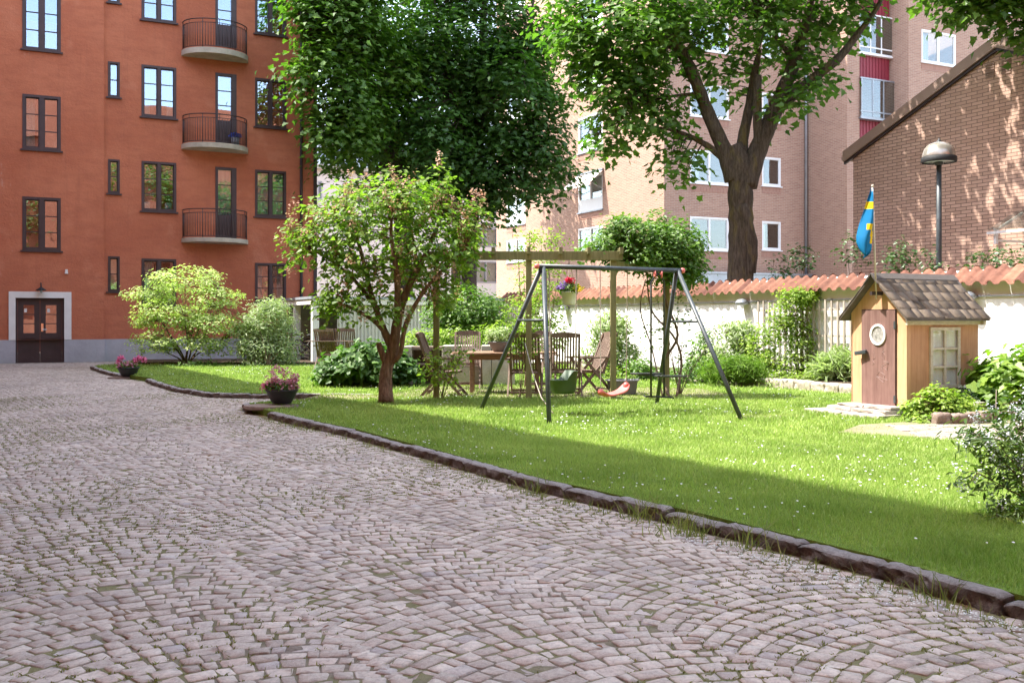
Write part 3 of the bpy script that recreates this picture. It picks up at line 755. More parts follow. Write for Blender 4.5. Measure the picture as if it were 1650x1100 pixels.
def blades(name, x, y, z0, h, w, mat, lean=.5, tone=None):
    n = len(x); th = rng.random(n)*6.283; ax = np.stack([np.cos(th), np.sin(th), 0*th], 1); la = rng.random(n)*6.283
    L = np.stack([np.cos(la), np.sin(la), 0*la], 1)*(lean*rng.random(n)*h)[:, None]
    B = np.stack([x, y, np.full(n, z0)], 1); up = np.zeros((n, 3)); up[:, 2] = h
    w = np.broadcast_to(w, (n,))[:, None]
    V = np.stack([B-ax*w/2, B+ax*w/2, B-ax*w*.4+L*.35+up*.55, B+ax*w*.4+L*.35+up*.55, B+L+up*.95], 1)
    f = np.array([[0, 1, 3], [0, 3, 2], [2, 3, 4]]); Fc = (f[None]+(np.arange(n)*5)[:, None, None]).reshape(-1, 3)
    tn = rng.random(n) if tone is None else tone
    return tag(npmesh(name, V.reshape(-1, 3), Fc, mat, None, {'tone': np.repeat(np.clip(tn, 0, 1), 5)}), kind='stuff')
gx, gy, gw, gh = [], [], [], []
for n, y0, y1, wd, hh in ((190000, 3.4, 7.5, .005, .045), (190000, 7.5, 11, .007, .048), (155000, 11, 16.5, .011, .05), (140000, 16.5, 30.6, .018, .055)):
    x, y = samp(n, y0, y1, [lawn1, lawn2], [patio_hole, house_hole], .72)
    gx.append(x); gy.append(y); gw.append(np.full(len(x), wd)); gh.append(hh*(.45+.8*rng.random(len(x))))
x, y = samp(60000, 15.8, 20, [path_poly]); gx.append(x); gy.append(y); gw.append(np.full(len(x), .012)); gh.append(.035*(.3+.8*rng.random(len(x))))
x, y = samp(26000, 10, 14, [patio_hole]); gx.append(x); gy.append(y); gw.append(np.full(len(x), .009)); gh.append(.028*(.2+.8*rng.random(len(x))))
gx, gy, gw, gh = map(np.concatenate, (gx, gy, gw, gh))
cl = .5+.5*np.sin(gx*3.1+2*np.sin(gy*1.7))*np.sin(gy*2.7+1.5*np.sin(gx*2.3))
lo = .5+.5*np.sin(gx*.9+1.3*np.sin(gy*.6+1))*np.sin(gy*.8+gx*.35)+.25*np.sin(gx*5.1+gy*3.3)*np.sin(gy*6.3)
gh *= (.7+.6*cl)*np.clip((-side_of(KALL, gx, gy)-.08)/.3+.4, .4, 1)
blades('grass', gx, gy, LZ-.004, gh, gw, M['grass'], .9, rng.random(len(gx))*.5+.28*(1-cl)+.42*lo-.10)
print('grass', len(gx))
def daisies(n, y0, y1, sz):
    x, y = samp(n, y0, y1, [lawn1, lawn2], [patio_hole, house_hole], .56)
    f = np.sin(x*1.3+.5)*np.sin(y*1.1+x*.6)+.6*np.sin(x*3.7+y*2.9)+.9*rng.normal(size=len(x))*.5
    k = f > .35; x, y = x[k], y[k]
    return np.stack([x, y, LZ+.03+.02*rng.random(len(x))], 1), np.full(len(x), sz)
D1, s1 = daisies(2600, 5, 12, .0075); D2, s2 = daisies(5200, 12, 30, .0105)
P = np.concatenate([D1, D2]); S_ = np.concatenate([s1, s2])*(.7+.6*rng.random(len(P))); k = 7
ang = np.arange(k)/k*6.283; V = P[:, None]+S_[:, None, None]*np.stack([np.cos(ang), np.sin(ang), .25*np.sin(ang)], 1)[None]
tag(npmesh('daisies', V.reshape(-1, 3), np.arange(len(P)*k).reshape(-1, k), M['petalwhite'], None, {'tone': np.repeat(rng.random(len(P)), k)}), kind='stuff')
# grass and weeds in the joints and along the kerb foot, fallen petals
wx_, wy_ = [], []
kp = K1
for i in range(210):
    j = random.randrange(len(kp)-1); t = random.random(); x = kp[j][0]*(1-t)+kp[j+1][0]*t-.12; y = kp[j][1]*(1-t)+kp[j+1][1]*t-.07
    m = random.choice((3, 5, 9)); wx_ += list(x+rng.normal(size=m)*.03); wy_ += list(y+rng.normal(size=m)*.03)
blades('kerb_weeds', np.array(wx_), np.array(wy_), 0, .03+.09*rng.random(len(wx_))**2, .005, M['drygrass'], 1.2)
tx, ty = [], []
for (cx_, cy_, m, s) in ((1.16, 6.5, 110, .11), (.95, 6.95, 90, .08), (1.5, 6.05, 50, .07), (.2, 8.0, 25, .05), (2.1, 4.95, 30, .05)):
    tx += list(cx_+rng.normal(size=m)*s); ty += list(cy_+rng.normal(size=m)*s)
blades('long_grass', np.array(tx), np.array(ty), .0, .06+.17*rng.random(len(tx)), .007, M['drygrass'], 1.3)
J = JC[0]; nj = len(J); dj = np.hypot(J[:, 0], J[:, 1])
mk = (np.sin(J[:, 0]*1.1+2)*np.sin(J[:, 1]*.9+J[:, 0]*.5)+.5*np.sin(J[:, 0]*2.9-J[:, 1]*1.7)+.35*rng.normal(size=nj)) > .0+.6*rng.random(nj)
mk &= (dj < 20); J = J[mk]; rep = 6
jx = np.repeat(J[:, 0], rep)+rng.normal(size=len(J)*rep)*.008; jy = np.repeat(J[:, 1], rep)+rng.normal(size=len(J)*rep)*.008
print('tufts', len(jx))
blades('joint_moss_tufts', jx, jy, 0, .011+.013*rng.random(len(jx))**2, .008, M['moss'], 1.4, rng.random(len(jx)))
pn = 900; t_ = rng.random(pn); pxs = 2.75-1.6*t_+rng.normal(size=pn)*.05-abs(rng.normal(size=pn))*.09; pys = 3.9+2.0*t_*1.25+rng.normal(size=pn)*.04-abs(rng.normal(size=pn))*.05
mk = side_of(KALL, pxs, pys) > .09
tag(leafmesh('fallen_petals', np.stack([pxs, pys, np.full(pn, .021)], 1)[mk], .011, M['petalwhite'], None, 'petal', .95, droop=0), kind='stuff')
tag(leafmesh('fallen_leaves', np.stack([(rng.random(90)*2-1)*3.5-1.5, 3+rng.random(90)*9, np.full(90, .024)], 1), .03, simple('dry_leaf', (.22, .10, .045), .9), None, 'ovate', .85), kind='stuff')

# ================================================================== RED APARTMENT BUILDING
O_R = Vector((-12.8, 33.6)); FR = WF(O_R, U2)           # right block front
FL = WF(O_R-V2*.15, U2)                                # left block, slightly proud
red = thing('apartment_building', 'orange rendered four storey apartment house with dark brown windows and rounded balconies', 'building', (O_R.x, O_R.y, 0), 0)
a_mid = FR.a(167); a_end = FR.a(506); a_lo = -12.5; RH = 14.3
wins_R = {}
SP = 155.
holesR = []; specR = []
def addR(x0, x1, y0, y1, cols, rows, cur, lab=None):
    r = FR.rect(x0, x1, y0, y1); holesR.append(r); specR.append((r, cols, rows, cur, lab))
for (y0, y1), cur in zip(((-48, 35), (107, 190), (261, 341), (417, 492)), (None, 'sides', None, 'left')): addR(228, 284, y0, y1, 2, 3, cur)
for (y0, y1), cur in zip(((-27, 57), (128, 206), (275, 350), (424, 486)), (None, None, 'full', 'sides')): addR(411, 461, y0, y1, 2, 3, cur)
for (y0, y1), cur in zip(((-55, 5), (100, 157), (257, 312), (413, 470)), (None, None, None, 'blind')): addR(174, 193, y0, y1, 1, 2, cur)
doorsR = []
for (y0, y1) in ((-33, 76), (119, 231), (270, 384)):
    r = FR.rect(347, 381, y0, y1); holesR.append(r); doorsR.append(r)
wb = MB(FR.M); zpl = FR.z(215, 546)
def clampz(h): return [h[0], h[1], max(h[2], zpl), h[3]]
holed(wb, a_mid, a_end, zpl, RH, [clampz(h) for h in holesR], .16)
wb.add([(a_end, 0, 0), (a_end, 12, 0), (a_end, 12, RH), (a_end, 0, RH)], [(0, 1, 2, 3)])
wb.add([(a_lo, 12, 0), (a_end, 12, 0), (a_end, 12, RH), (a_lo, 12, RH)], [(3, 2, 1, 0)])
wb.add([(a_mid, 0, RH), (a_end, 0, RH), (a_end, 12, RH), (a_mid, 12, RH)], [(0, 1, 2, 3)])
holesL = [FL.rect(36, 98, *y) for y in ((-12, 82), (154, 242), (318, 404))]
door_r = (FL.a(25), FL.a(103.5), .02, FL.z(64, 480))
wb.M = FL.M
holed(wb, a_lo, a_mid, zpl, RH, holesL+[(door_r[0], door_r[1], zpl, door_r[3])], .18)
wb.add([(a_mid, 0, 0), (a_mid, .15, 0), (a_mid, .15, RH), (a_mid, 0, RH)], [(0, 1, 2, 3)])
wb.add([(a_lo, 0, RH), (a_mid, 0, RH), (a_mid, 12, RH), (a_lo, 12, RH)], [(0, 1, 2, 3)])
wb.build('wall', M['stucco'], red)
pb = MB(FR.M); pb.box((a_mid, -.025, -.1), (a_end, .3, zpl)); pb.M = FL.M
pb.box((a_lo, -.025, -.1), (door_r[0], .3, zpl)); pb.box((door_r[1], -.025, -.1), (a_mid+.02, .14, zpl))
pb.build('plinth', M['plinth'], red)
rb = MB(FR.M); rb.box((a_lo-.3, -.6, RH), (a_end+.3, 12.3, RH+.18)); rb.build('roof', M['roofmetal'], red)
for r, c_, rw, cur, lab in specR: window(FR, red, r, M['brown'], c_, rw, .075 if c_ > 1 else .06, d=.07, sill=M['brown'], curtain=cur, mull=.11)
for r, cur in zip(holesL, (None, 'left', None)): window(FL, red, r, M['brown'], 2, 3, .085, d=.07, sill=M['brown'], curtain=cur, mull=.14)
# balconies with their doors
for bi, (r, (st, sb, rt)) in enumerate(zip(doorsR, ((88, 96, 26), (237, 244, 179), (386, 392, 332)))):
    mb = MB(FR.M); a0, a1, z0, z1 = r; y0, y1 = -.02, .13
    t = .09; zp = z0+(z1-z0)*.33
    mb.box((a0, y0, z0), (a0+t, y1, z1)); mb.box((a1-t*1.9, y0, z0), (a1, y1, z1)); mb.box((a0+t, y0, z1-t), (a1-t*1.9, y1, z1)); mb.box((a0+t, .05, z0), (a1-t*1.9, y1, zp))
    for k in range(3): mb.box((a0+t+.03+k*.14, .035, z0+.1), (a0+t+.14+k*.14, .05, zp-.1))
    for k in (1, 2): zz = zp+(z1-t-zp)*k/3; mb.box((a0+t, .045, zz-.015), (a1-t*1.9, .09, zz+.015))
    bd = mb.build('balcony_door', M['brown'], red)
    g = MB(FR.M); g.box((a0+t, .065, zp), (a1-t*1.9, .072, z1-t)); g.build('pane', M['skyglass'], bd)
    if bi == 2:
        c = MB(FR.M); n = 22; vs = []
        for i in range(n+1): x = a0+(a1-a0)*i/n; y = .22+.02*math.sin(i*1.4); vs += [(x, y, z0), (x, y, z1)]
        c.add(vs, [(2*i, 2*i+2, 2*i+3, 2*i+1) for i in range(n)]); c.build('curtain', M['curtain'], bd, smooth=True)
    ac = (FR.a(295)+FR.a(403))/2-.07; rx = (FR.a(403)-FR.a(295))/2*.99; ry = .95
    zt, zb_ = FR.z(348, st)-.0, FR.z(348, sb)-.02
    zb_ = min(zb_, zt-.15)
    sb_ = MB(FR.M); n = 36; arc = [(ac+rx*math.cos(math.pi+math.pi*i/n), ry*math.sin(math.pi+math.pi*i/n)) for i in range(n+1)]
    sb_.prism([(ac+rx, .05)]+[(ac-rx, .05)]+arc, zb_, zt) if False else sb_.prism(arc+[(ac+rx, .05), (ac-rx, .05)], zb_, zt)
    slab = sb_.build('balcony', M['concrete'], red, bevel=.012)
    rl = MB(FR.M); q = .955
    def ap(i, z, n=n, q=q): return (ac+rx*q*math.cos(math.pi+math.pi*i/n), ry*q*math.sin(math.pi+math.pi*i/n), z)
    H_ = .98
    rl.tube([ap(i, zt+H_) for i in range(n+1)], .018, 6); rl.tube([ap(i, zt+H_-.13) for i in range(n+1)], .012, 5)
    rl.tube([ap(i, zt+.06) for i in range(n+1)], .012, 5)
    for i in range(0, n+1): rl.tube([ap(i, zt+.06 if i % 12 else zt-.02), ap(i, zt+H_-.13 if i % 6 else zt+H_)], .0105 if i % 12 else .015, 5)
    rl.build('railing', M['iron'], slab, smooth=True)
    if bi == 1:
        pc = FR.pt(ac+.62, -.42, zt)
        p_ = thing('potted_plant', 'blue flowers in a grey pot on the middle balcony', 'plant pot', pc)
        b = MB(); b.lathe([(0, 0), (.12, 0), (.16, .30), (.145, .30), (.12, .26), (0, .26)], pc, 14); b.build('pot', M['greypot'], p_, smooth=True)
        P, d = in_ell(260, (pc.x, pc.y, pc.z+.38), (.22, .2, .1)); leafmesh('flowers', P, .05, M['blueenamel'], p_, 'petal', .5)
# entrance
sr_ = MB(FL.M); x0, x1, z1 = FL.a(14), FL.a(115), FL.z(64, 470)
sr_.box((x0, -.04, zpl), (door_r[0]+.0, .02, z1)); sr_.box((door_r[1], -.04, zpl), (x1, .02, z1)); sr_.box((door_r[0], -.04, door_r[3]), (door_r[1], .02, z1))
sr_.build('door_surround', M['whitepl'], red)
dm = MB(FL.M); a0, a1, z0, z1 = door_r; yo = .16
dm.box((a0, yo-.05, z0), (a0+.06, yo+.05, z1)); dm.box((a1-.06, yo-.05, z0), (a1, yo+.05, z1)); dm.box((a0+.06, yo-.05, z1-.07), (a1-.06, yo+.05, z1))
dm.box((a0-.01, -.03, 0), (a1+.01, .3, .02))
ent = dm.build('entrance_door', M['brown'], red)
am = (a0+a1)/2
for (p0, p1) in ((a0+.06, am), (am, a1-.06)):
    lf = MB(FL.M); w_ = p1-p0; zt = z1-.07; za = z0+.95; st = .17
    lf.box((p0+.004, yo, z0), (p0+st, yo+.045, zt)); lf.box((p1-st, yo, z0), (p1-.004, yo+.045, zt)); lf.box((p0+st, yo, zt-.16), (p1-st, yo+.045, zt))
    lf.box((p0+st, yo, z0), (p1-st, yo+.045, z0+.16)); lf.box((p0+st, yo, za-.13), (p1-st, yo+.045, za)); lf.box((p0+st, yo+.02, z0+.16), (p1-st, yo+.04, za-.13))
    lf.box((p0+st-.04, yo-.02, za-.17), (p1-st+.04, yo+.0, za-.12))
    for k in (1, 2): zz = za+(zt-.16-za)*k/3; lf.box((p0+st, yo+.01, zz-.014), (p1-st, yo+.035, zz+.014))
    l_ = lf.build('door_leaf', M['brown'], ent)
    gp = MB(FL.M); gp.box((p0+st, yo+.018, za), (p1-st, yo+.024, zt-.16)); gp.build('glazing', M['skyglass'], ent)
hp = MB(FL.M); hp.box((am+.03, yo-.012, z0+1.0), (am+.10, yo, z0+1.26)); hp.tube([(am+.065, yo-.012, z0+1.06), (am+.065, yo-.06, z0+1.06), (am+.19, yo-.06, z0+1.06)], .011, 8)
hp.build('handle', M['chrome'], ent)
nt = MB(FL.M); zz = z0+1.62; nt.box((am+.21, yo+.010, zz), (am+.29, yo+.016, zz+.12)); nt.box((a0+.25, yo+.010, zz), (a0+.33, yo+.016, zz+.12)); nt.build('paper_notice', M['whitepl'], ent)
lc = FL.pt(FL.a(66), 0, FL.z(66, 468))
lp = thing('wall_lamp', 'black enamel wall lamp above the white framed entrance', 'lamp', lc)
b = MB(); n_ = -V2; f3 = Vector((n_.x, n_.y, 0))
b.tube([lc+Vector((0, 0, .22)), lc+f3*.1+Vector((0, 0, .24)), lc+f3*.22+Vector((0, 0, .18)), lc+f3*.25+Vector((0, 0, .08))], .02, 8)
b.lathe([(.03, .1), (.06, .08), (.17, .0), (.165, -.01), (.05, .06)], lc+f3*.25, 20); b.build('shade', M['black'], lp, smooth=True)
b = MB(); b.lathe([(0, -.09), (.03, -.075), (.04, -.03), (.03, .03)], lc+f3*.25, 12); b.build('bulb', M['lampglass'], lp, smooth=True)
b = MB(FL.M); a_ = FL.a(107); z_ = FL.z(107, 439); b.box((a_-.04, -.07, z_), (a_+.04, 0, z_+.1)); b.box((a_-.05, -.09, z_-.04), (a_+.05, 0, z_)); b.build('thermometer_box', M['whitepl'], red)
b = MB(FR.M)
for px, w_ in ((484.5, .055), ): 
    a_ = FR.a(px); b.tube([(a_, -.09, .2), (a_, -.09, RH-.2)], w_, 10)
    for z_ in (2.4, 5, 8, 11): b.box((a_-.07, -.1, z_), (a_+.07, 0, z_+.03))
b.build('downpipe', M['iron'], red)
b = MB(FR.M); b.box((a_end-.02, -.05, 0), (a_end+.10, .2, RH)); b.build('corner_trim', M['iron'], red)
# flower pots standing inside a first floor window
r = specR[2][0]
for i, fx in enumerate((.17, .80)):
    pc = FR.pt(r[0]+(r[1]-r[0])*fx, .26, r[2]+.03)
    p_ = thing('window_pot', 'white flower pot behind the %s half of the window beside the lowest balcony' % ('left', 'right')[i], 'plant pot', pc)
    b = MB(); b.lathe([(0, 0), (.09, 0), (.12, .30), (.105, .30), (.09, .1), (0, .1)], pc, 14); b.build('pot', M['curtain'], p_, smooth=True)
    P, d = in_ell(60, (pc.x, pc.y, pc.z+.42), (.14, .14, .16)); leafmesh('leaves', P, .10, M['lush'], p_, 'ovate', .3)

# wing of the courtyard to the left of the viewer: its eave throws the long straight shadow over drive and lawn
e2 = Vector((-.517, .856)).normalized()
WG = WF(Vector((-3.7, 2.45))-e2*8, e2)
wg = thing('courtyard_wing', 'tall orange rendered wing along the left side of the courtyard', 'building', (WG.O.x, WG.O.y, 0))
hs = [(a+6.0, a+7.2, z, z+1.6) for a in np.arange(0, 32, 3.3) for z in (1.6, 4.8, 8.0, 11.2, 14.2)]
b = MB(WG.M); holed(b, 0, 42, 0, 15.9, hs, .15)
b.M = WG.M @ Matrix.Diagonal((1, 1, 1, 1))
b.box((0, .5, 0), (.2, 11, 15.9)); b.add([(42, 0, 0), (42, 11, 0), (42, 11, 15.9), (42, 0, 15.9)], [(0, 1, 2, 3)]); b.add([(0, 11, 0), (42, 11, 0), (42, 11, 15.9), (0, 11, 15.9)], [(0, 1, 2, 3)])
b.add([(0, 0, 15.9), (42, 0, 15.9), (42, 11, 15.9), (0, 11, 15.9)], [(0, 1, 2, 3)]); b.build('wall', M['stucco'], wg)
for i in range(0, len(hs), 1):
    r = hs[i]; b = MB(WG.M); b.box((r[0], .08, r[2]), (r[1], .12, r[3])); 
    if i == 0: pane0 = b
    elif False: pass
b = MB(WG.M)
for r in hs:
    for x_ in (r[0], (r[0]+r[1])/2-.05, r[1]-.1): b.box((x_, -.02, r[2]), (x_+.1, .1, r[3]))
    for z_ in (r[2], r[3]-.08): b.box((r[0]+.1, -.015, z_), (r[1]-.1, .09, z_+.08))
o_ = b.build('window_frames', M['brown'], wg); o_['kind'] = 'stuff'
b = MB(WG.M)
for r in hs: b.box((r[0], .11, r[2]), (r[1], .12, r[3]))
o_ = b.build('window_panes', M['glass'], wg); o_['kind'] = 'stuff'
# sunlit house behind the viewer, seen mirrored in the orange house's windows
BH = WF(Vector((36, 4)), Vector((-U2.x, -U2.y)))
bh = thing('mirrored_house', 'sunlit orange house mirrored in the upper left windows', 'building', (36, 4, 0))
b = MB(BH.M); hs2 = [(a+1, a+2.2, z, z+1.5) for a in np.arange(0, 56, 4) for z in (1.4, 4.5, 7.6, 10.7, 13.8)]
holed(b, 0, 60, 0, 18.5, hs2, .15); b.box((0, .4, 0), (60, 9, 18.5)); b.build('wall', M['stucco'], bh)

# ================================================================== PALE HOUSE FAR BEHIND
FW = WF(Vector((-15.5, 72)), U2)
wh = thing('pale_house', 'cream rendered house with grey sheet roof far behind the maple', 'building', (FW.O.x, FW.O.y, 0))
a0, a1 = FW.a(470), FW.a(860); ze = FW.z(560, 276)
hw = [FW.rect(*q) for q in ((552, 583, 297, 326), (764, 802, 367, 398), (764, 802, 421, 456), (512, 519, 292, 322), (512, 519, 352, 375), (552, 583, 352, 382), (764, 802, 312, 343))]
b = MB(FW.M); holed(b, a0, a1, 0, ze, hw, .2); b.box((a0, .5, 0), (a1, 12, ze)); b.build('wall', M['cream'], wh)
for q in hw: window(FW, wh, q, M['brown'] if q is hw[0] else M['zinc'], 2 if q[1]-q[0] > 1 else 1, 1, .1, d=.1, mull=.1, curtain='left')
b = MB(FW.M); b.box((a0-.3, -.5, ze), (a1+.3, .2, ze+.3)); b.build('eave', M['concrete'], wh)
b = MB(FW.M); zt = FW.z(560, 205)
b.add([(a0-.3, -.45, ze+.3), (a1+.3, -.45, ze+.3), (a1+.3, 1.5, zt), (a0-.3, 1.5, zt), (a0-.3, 8, zt+1.4), (a1+.3, 8, zt+1.4), (a0-.3, 12, ze+.3), (a1+.3, 12, ze+.3)], [(0, 1, 2, 3), (3, 2, 5, 4), (4, 5, 7, 6), (0, 3, 4, 6), (1, 7, 5, 2)])
x_ = a0
while x_ < a1: b.add([(x_, -.46, ze+.3), (x_+.05, -.46, ze+.3), (x_+.05, 1.46, zt+.06), (x_, 1.46, zt+.06)], [(0, 1, 2, 3)]); x_ += .6
b.build('roof', M['roofmetal'], wh)
for px in (528, 588, 606):
    a_ = FW.a(px); b = MB(FW.M); b.box((a_-.7, .1, ze+1.2), (a_+.7, 3, zt+.1)); d_ = b.build('dormer', M['roofmetal'], wh)
    b = MB(FW.M); b.box((a_-.45, .06, ze+1.4), (a_+.45, .095, zt-.15)); b.build('pane', M['glass'], d_)

# ================================================================== BRICK APARTMENT BLOCK
C0 = Vector((6.57, 43.0)); BHt = 20.5
brk = thing('brick_apartment_block', 'tall pink brick apartment block with white windows behind the garden wall', 'building', (C0.x, C0.y, 0))
FA = WF(C0, U2)                                           # face from the corner to the downpipe
LF = 17.0; FLf = WF(C0+V2*LF, -V2)                        # sunlit left face
LA = FA.a(1300); C1 = C0+U2*LA
FB = WF(C1, -V2); LB = FB.a(1365); C2 = C1-V2*LB
FC = WF(C2, U2); LC_ = FC.a(1385); C3 = C2+U2*LC_
FN = WF(C3+V2*.15, U2); LN = FN.a(1434)                    # balcony niche
C4 = C3+U2*LN; FD = WF(C4, -V2); LD = FD.a(1464); C5 = C4-V2*LD
FE = WF(C5, U2)
SH = 2.93
def stack(wf, x0, x1, y0, y1, n, up=True):
    r = wf.rect(x0, x1, y0, y1); return [(r[0], r[1], r[2]+SH*k, r[3]+SH*k) for k in range(n)]
HA = stack(FA, 1112, 1174, 350, 403, 6)+stack(FA, 1228, 1258, 357, 403, 6)
r0 = FLf.rect(932, 971, 366, 408)
r1 = FLf.rect(932, 971, 282, 340); r2 = FLf.rect(932, 971, 176, 243)
sp = (r2[2]-r1[2])
HL = [r0]+[(r1[0], r1[1], r1[2]+sp*k, r1[3]+sp*k) for k in range(5)]
HL[1:] = [(h[0], h[1], h[2], h[2]+1.75) for h in HL[1:]]
HL += [(h[0]-8.2, h[1]-8.2, h[2], h[3]) for h in HL]
HE = []
for x0, x1 in ((1485, 1540), (1592, 1640)):
    r = FE.rect(x0, x1, 52, 104) if x0 < 1500 else FE.rect(x0, x1, -32, 22)
    k0 = 0 if x0 < 1500 else -1
    HE += [(r[0], r[1], r[2]+SH*k, r[3]+SH*k) for k in range(-4 if x0 < 1500 else -5, 2)]
HE = [h for h in HE if h[2] > .5]
b = MB(FA.M); holed(b, 0, LA, 0, BHt, HA, .1)
b.M = FLf.M; holed(b, 0, LF, 0, BHt, HL, .1)
b.M = FB.M; holed(b, 0, LB, 0, BHt, [], .1)
b.M = FC.M; holed(b, 0, LC_, 0, BHt, [], .1)
b.M = FD.M; holed(b, -.6, LD, 0, BHt, [], .1)
b.M = WF(C3, V2).M; b.add([(0, 0, 0), (1.5, 0, 0), (1.5, 0, BHt), (0, 0, BHt)], [(3, 2, 1, 0)])
b.M = FE.M; holed(b, 0, 14, 0, BHt, HE, .1)
b.M = FA.M
b.add([(0, 0, BHt), (24, 0, BHt), (24, LF, BHt), (0, LF, BHt)], [(0, 1, 2, 3)])
b.M = FN.M; b.box((-.2, 1.0, 0), (LN+.6, 1.3, BHt))
b.M = Matrix.Translation((0, 0, 0)); pts = [C0+V2*LF, C0+V2*LF+U2*26, C5+U2*14]
for p, q in zip(pts[:-1], pts[1:]): b.add([(p.x, p.y, 0), (q.x, q.y, 0), (q.x, q.y, BHt), (p.x, p.y, BHt)], [(0, 1, 2, 3)])
b.build('wall', M['brick'], brk)
def sold(wf, hl, name='sill_course'):
    for h in hl:
        b = MB(wf.M); b.box((h[0]-.02, -.012, h[2]-.36), (h[1]+.02, .0, h[2]-.06)); b.build(name, M['soldier'], brk)
sold(FA, HA); sold(FE, HE); sold(FLf, HL)
for i, h in enumerate(HA): window(FA, brk, h, M['whitewin'], 2 if i < 6 else 1, 1, .08, d=.04, proud=.0, sill=M['whitewin'], mull=.09, curtain=(None, 'right', 'left', 'full', None)[i*7 % 5])
for i, h in enumerate(HE): window(FE, brk, h, M['whitewin'], 2, 1, .09, d=.04, proud=.0, sill=M['whitewin'], mull=.10, curtain=('left', None)[i % 2])
for i, h in enumerate(HL): window(FLf, brk, h, M['whitewin'], 2, 1, .08, d=.05, proud=.0, sill=M['zinc'], mull=.08, panel=0 if i == 0 or i == 6 else .5, curtain=(None, 'full')[i % 2])
# awning over one window of the sunlit face
h = HL[1]; aw = MB(FLf.M); x0, x1, zt = h[0]-.12, h[1]+.12, h[3]+.1; n = 18
for i in range(n):
    aw.cur = i % 2; xa = x0+(x1-x0)*i/n; xb = x0+(x1-x0)*(i+1)/n
    aw.add([(xa, -.03, zt), (xb, -.03, zt), (xb, -.75, zt-.62), (xa, -.75, zt-.62), (xb, -.76, zt-.76), (xa, -.76, zt-.76)], [(3, 2, 1, 0), (5, 4, 2, 3)])
ao = aw.build('awning', None, brk, mats=[simple('awning_cream', (.72, .68, .60), .9, .03), simple('awning_stripe', (.55, .42, .38), .9, .03)])
b = MB(FLf.M); b.tube([(x0, -.02, h[2]+.9), (x0, -.75, zt-.62), (x1, -.75, zt-.62), (x1, -.02, h[2]+.9)], .015, 6); b.box((x0, -.1, zt), (x1, 0, zt+.07)); b.build('awning_arm', M['zinc'], ao)
# niche: ribbed red panels and glazed balconies
zb0 = FN.z(1408, 192)
for k in range(-4, 3):
    z0 = zb0+k*SH; z1 = z0+1.72
    b = MB(FN.M); b.box((-.1, .02, z0-1.15), (LN-.02, .1, z0-.08)); x_ = 0.
    while x_ < LN-.1: b.box((x_, -.01, z0-1.15), (x_+.03, .02, z0-.08)); x_ += .19
    bp = b.build('balcony_front', M['redpanel'], brk)
    bb = MB(FN.M); y_ = -.25 if k % 2 == 0 else -.12
    e_ = LN+.12
    for z_ in (z0-.02, z0+.24, z1): bb.box((-.05, y_-.02, z_-.03), (e_, y_+.03, z_+.03))
    for x_ in (0.0, LN*.33, LN*.66, e_-.05): bb.box((x_, y_-.015, z0-.02), (x_+.055, y_+.025, z1))
    bb.box((-.05, y_-.06, z0-.11), (e_+.08, .2, z0-.05))
    gb = bb.build('balcony_glazing', M['whitewin'] if k % 2 else M['zinc'], brk)
    g = MB(FN.M); g.box((.0, y_, z0), (e_-.04, y_+.008, z1-.03)); g.build('pane', M['glass'], gb)
b = MB(FA.M); a_ = LA-.12; b.tube([(a_, -.08, 3), (a_, -.08, BHt)], .065, 10); b.build('downpipe', M['zinc'], brk, smooth=True)
b = MB(FA.M); b.box((.0, -.45, 2.9), (LA+.1, 0, 3.42)); b.box((-.1, -.55, 3.42), (LA, 0, 3.5)); b.build('ledge', M['zinc'], brk)

# ================================================================== GABLED BRICK HOUSE ON THE RIGHT
GO = Vector((8.57, 25.0)); FG = WF(GO, -V2)
gbh = thing('gabled_brick_house', 'low tan brick gable house with brown metal verge behind the lamp post', 'building', (GO.x, GO.y, 0))
ar = FG.a(1608); ze = FG.z(1378, 250); zr = FG.z(1608, 76); ae = 2*ar
b = MB(FG.M)
b.add([(0, 0, 0), (ae, 0, 0), (ae, 0, ze), (ar, 0, zr), (0, 0, ze)], [(0, 1, 2, 3, 4)])
b.add([(0, 0, 0), (0, 10, 0), (0, 10, ze), (0, 0, ze)], [(0, 3, 2, 1)][::-1]); b.add([(ae, 0, 0), (ae, 10, 0), (ae, 10, ze), (ae, 0, ze)], [(0, 1, 2, 3)])
b.build('wall', M['brick2'], gbh)
sl_ = (zr-ze)/ar; b = MB(FG.M); fh = .24; o = .26
def vz(a): return ze+sl_*a if a <= ar else zr-sl_*(a-ar)
b.add([(-o, -.1, vz(-o)-.02), (ar, -.1, zr-.02), (ar, -.1, zr+fh), (-o, -.1, vz(-o)+fh), (-o, .05, vz(-o)-.02), (ar, .05, zr-.02), (ar, .05, zr+fh), (-o, .05, vz(-o)+fh)], [(0, 1, 2, 3), (7, 6, 5, 4), (0, 4, 5, 1), (3, 2, 6, 7), (0, 3, 7, 4)])
b.add([(ar, -.1, zr-.02), (ae+o, -.1, vz(ae+o)-.02), (ae+o, -.1, vz(ae+o)+fh), (ar, -.1, zr+fh), (ar, .05, zr-.02), (ae+o, .05, vz(ae+o)-.02), (ae+o, .05, vz(ae+o)+fh), (ar, .05, zr+fh)], [(0, 1, 2, 3), (7, 6, 5, 4), (0, 4, 5, 1), (3, 2, 6, 7), (1, 5, 6, 2)])
vg = b.build('verge_board', M['fascia'], gbh)
b = MB(FG.M)
b.add([(-o, -.06, vz(-o)-.09), (ar, -.06, zr-.09), (ar, -.06, zr-.022), (-o, -.06, vz(-o)-.022), (-o, -.0, vz(-o)-.09), (ar, .0, zr-.09)], [(0, 1, 2, 3), (0, 4, 5, 1)])
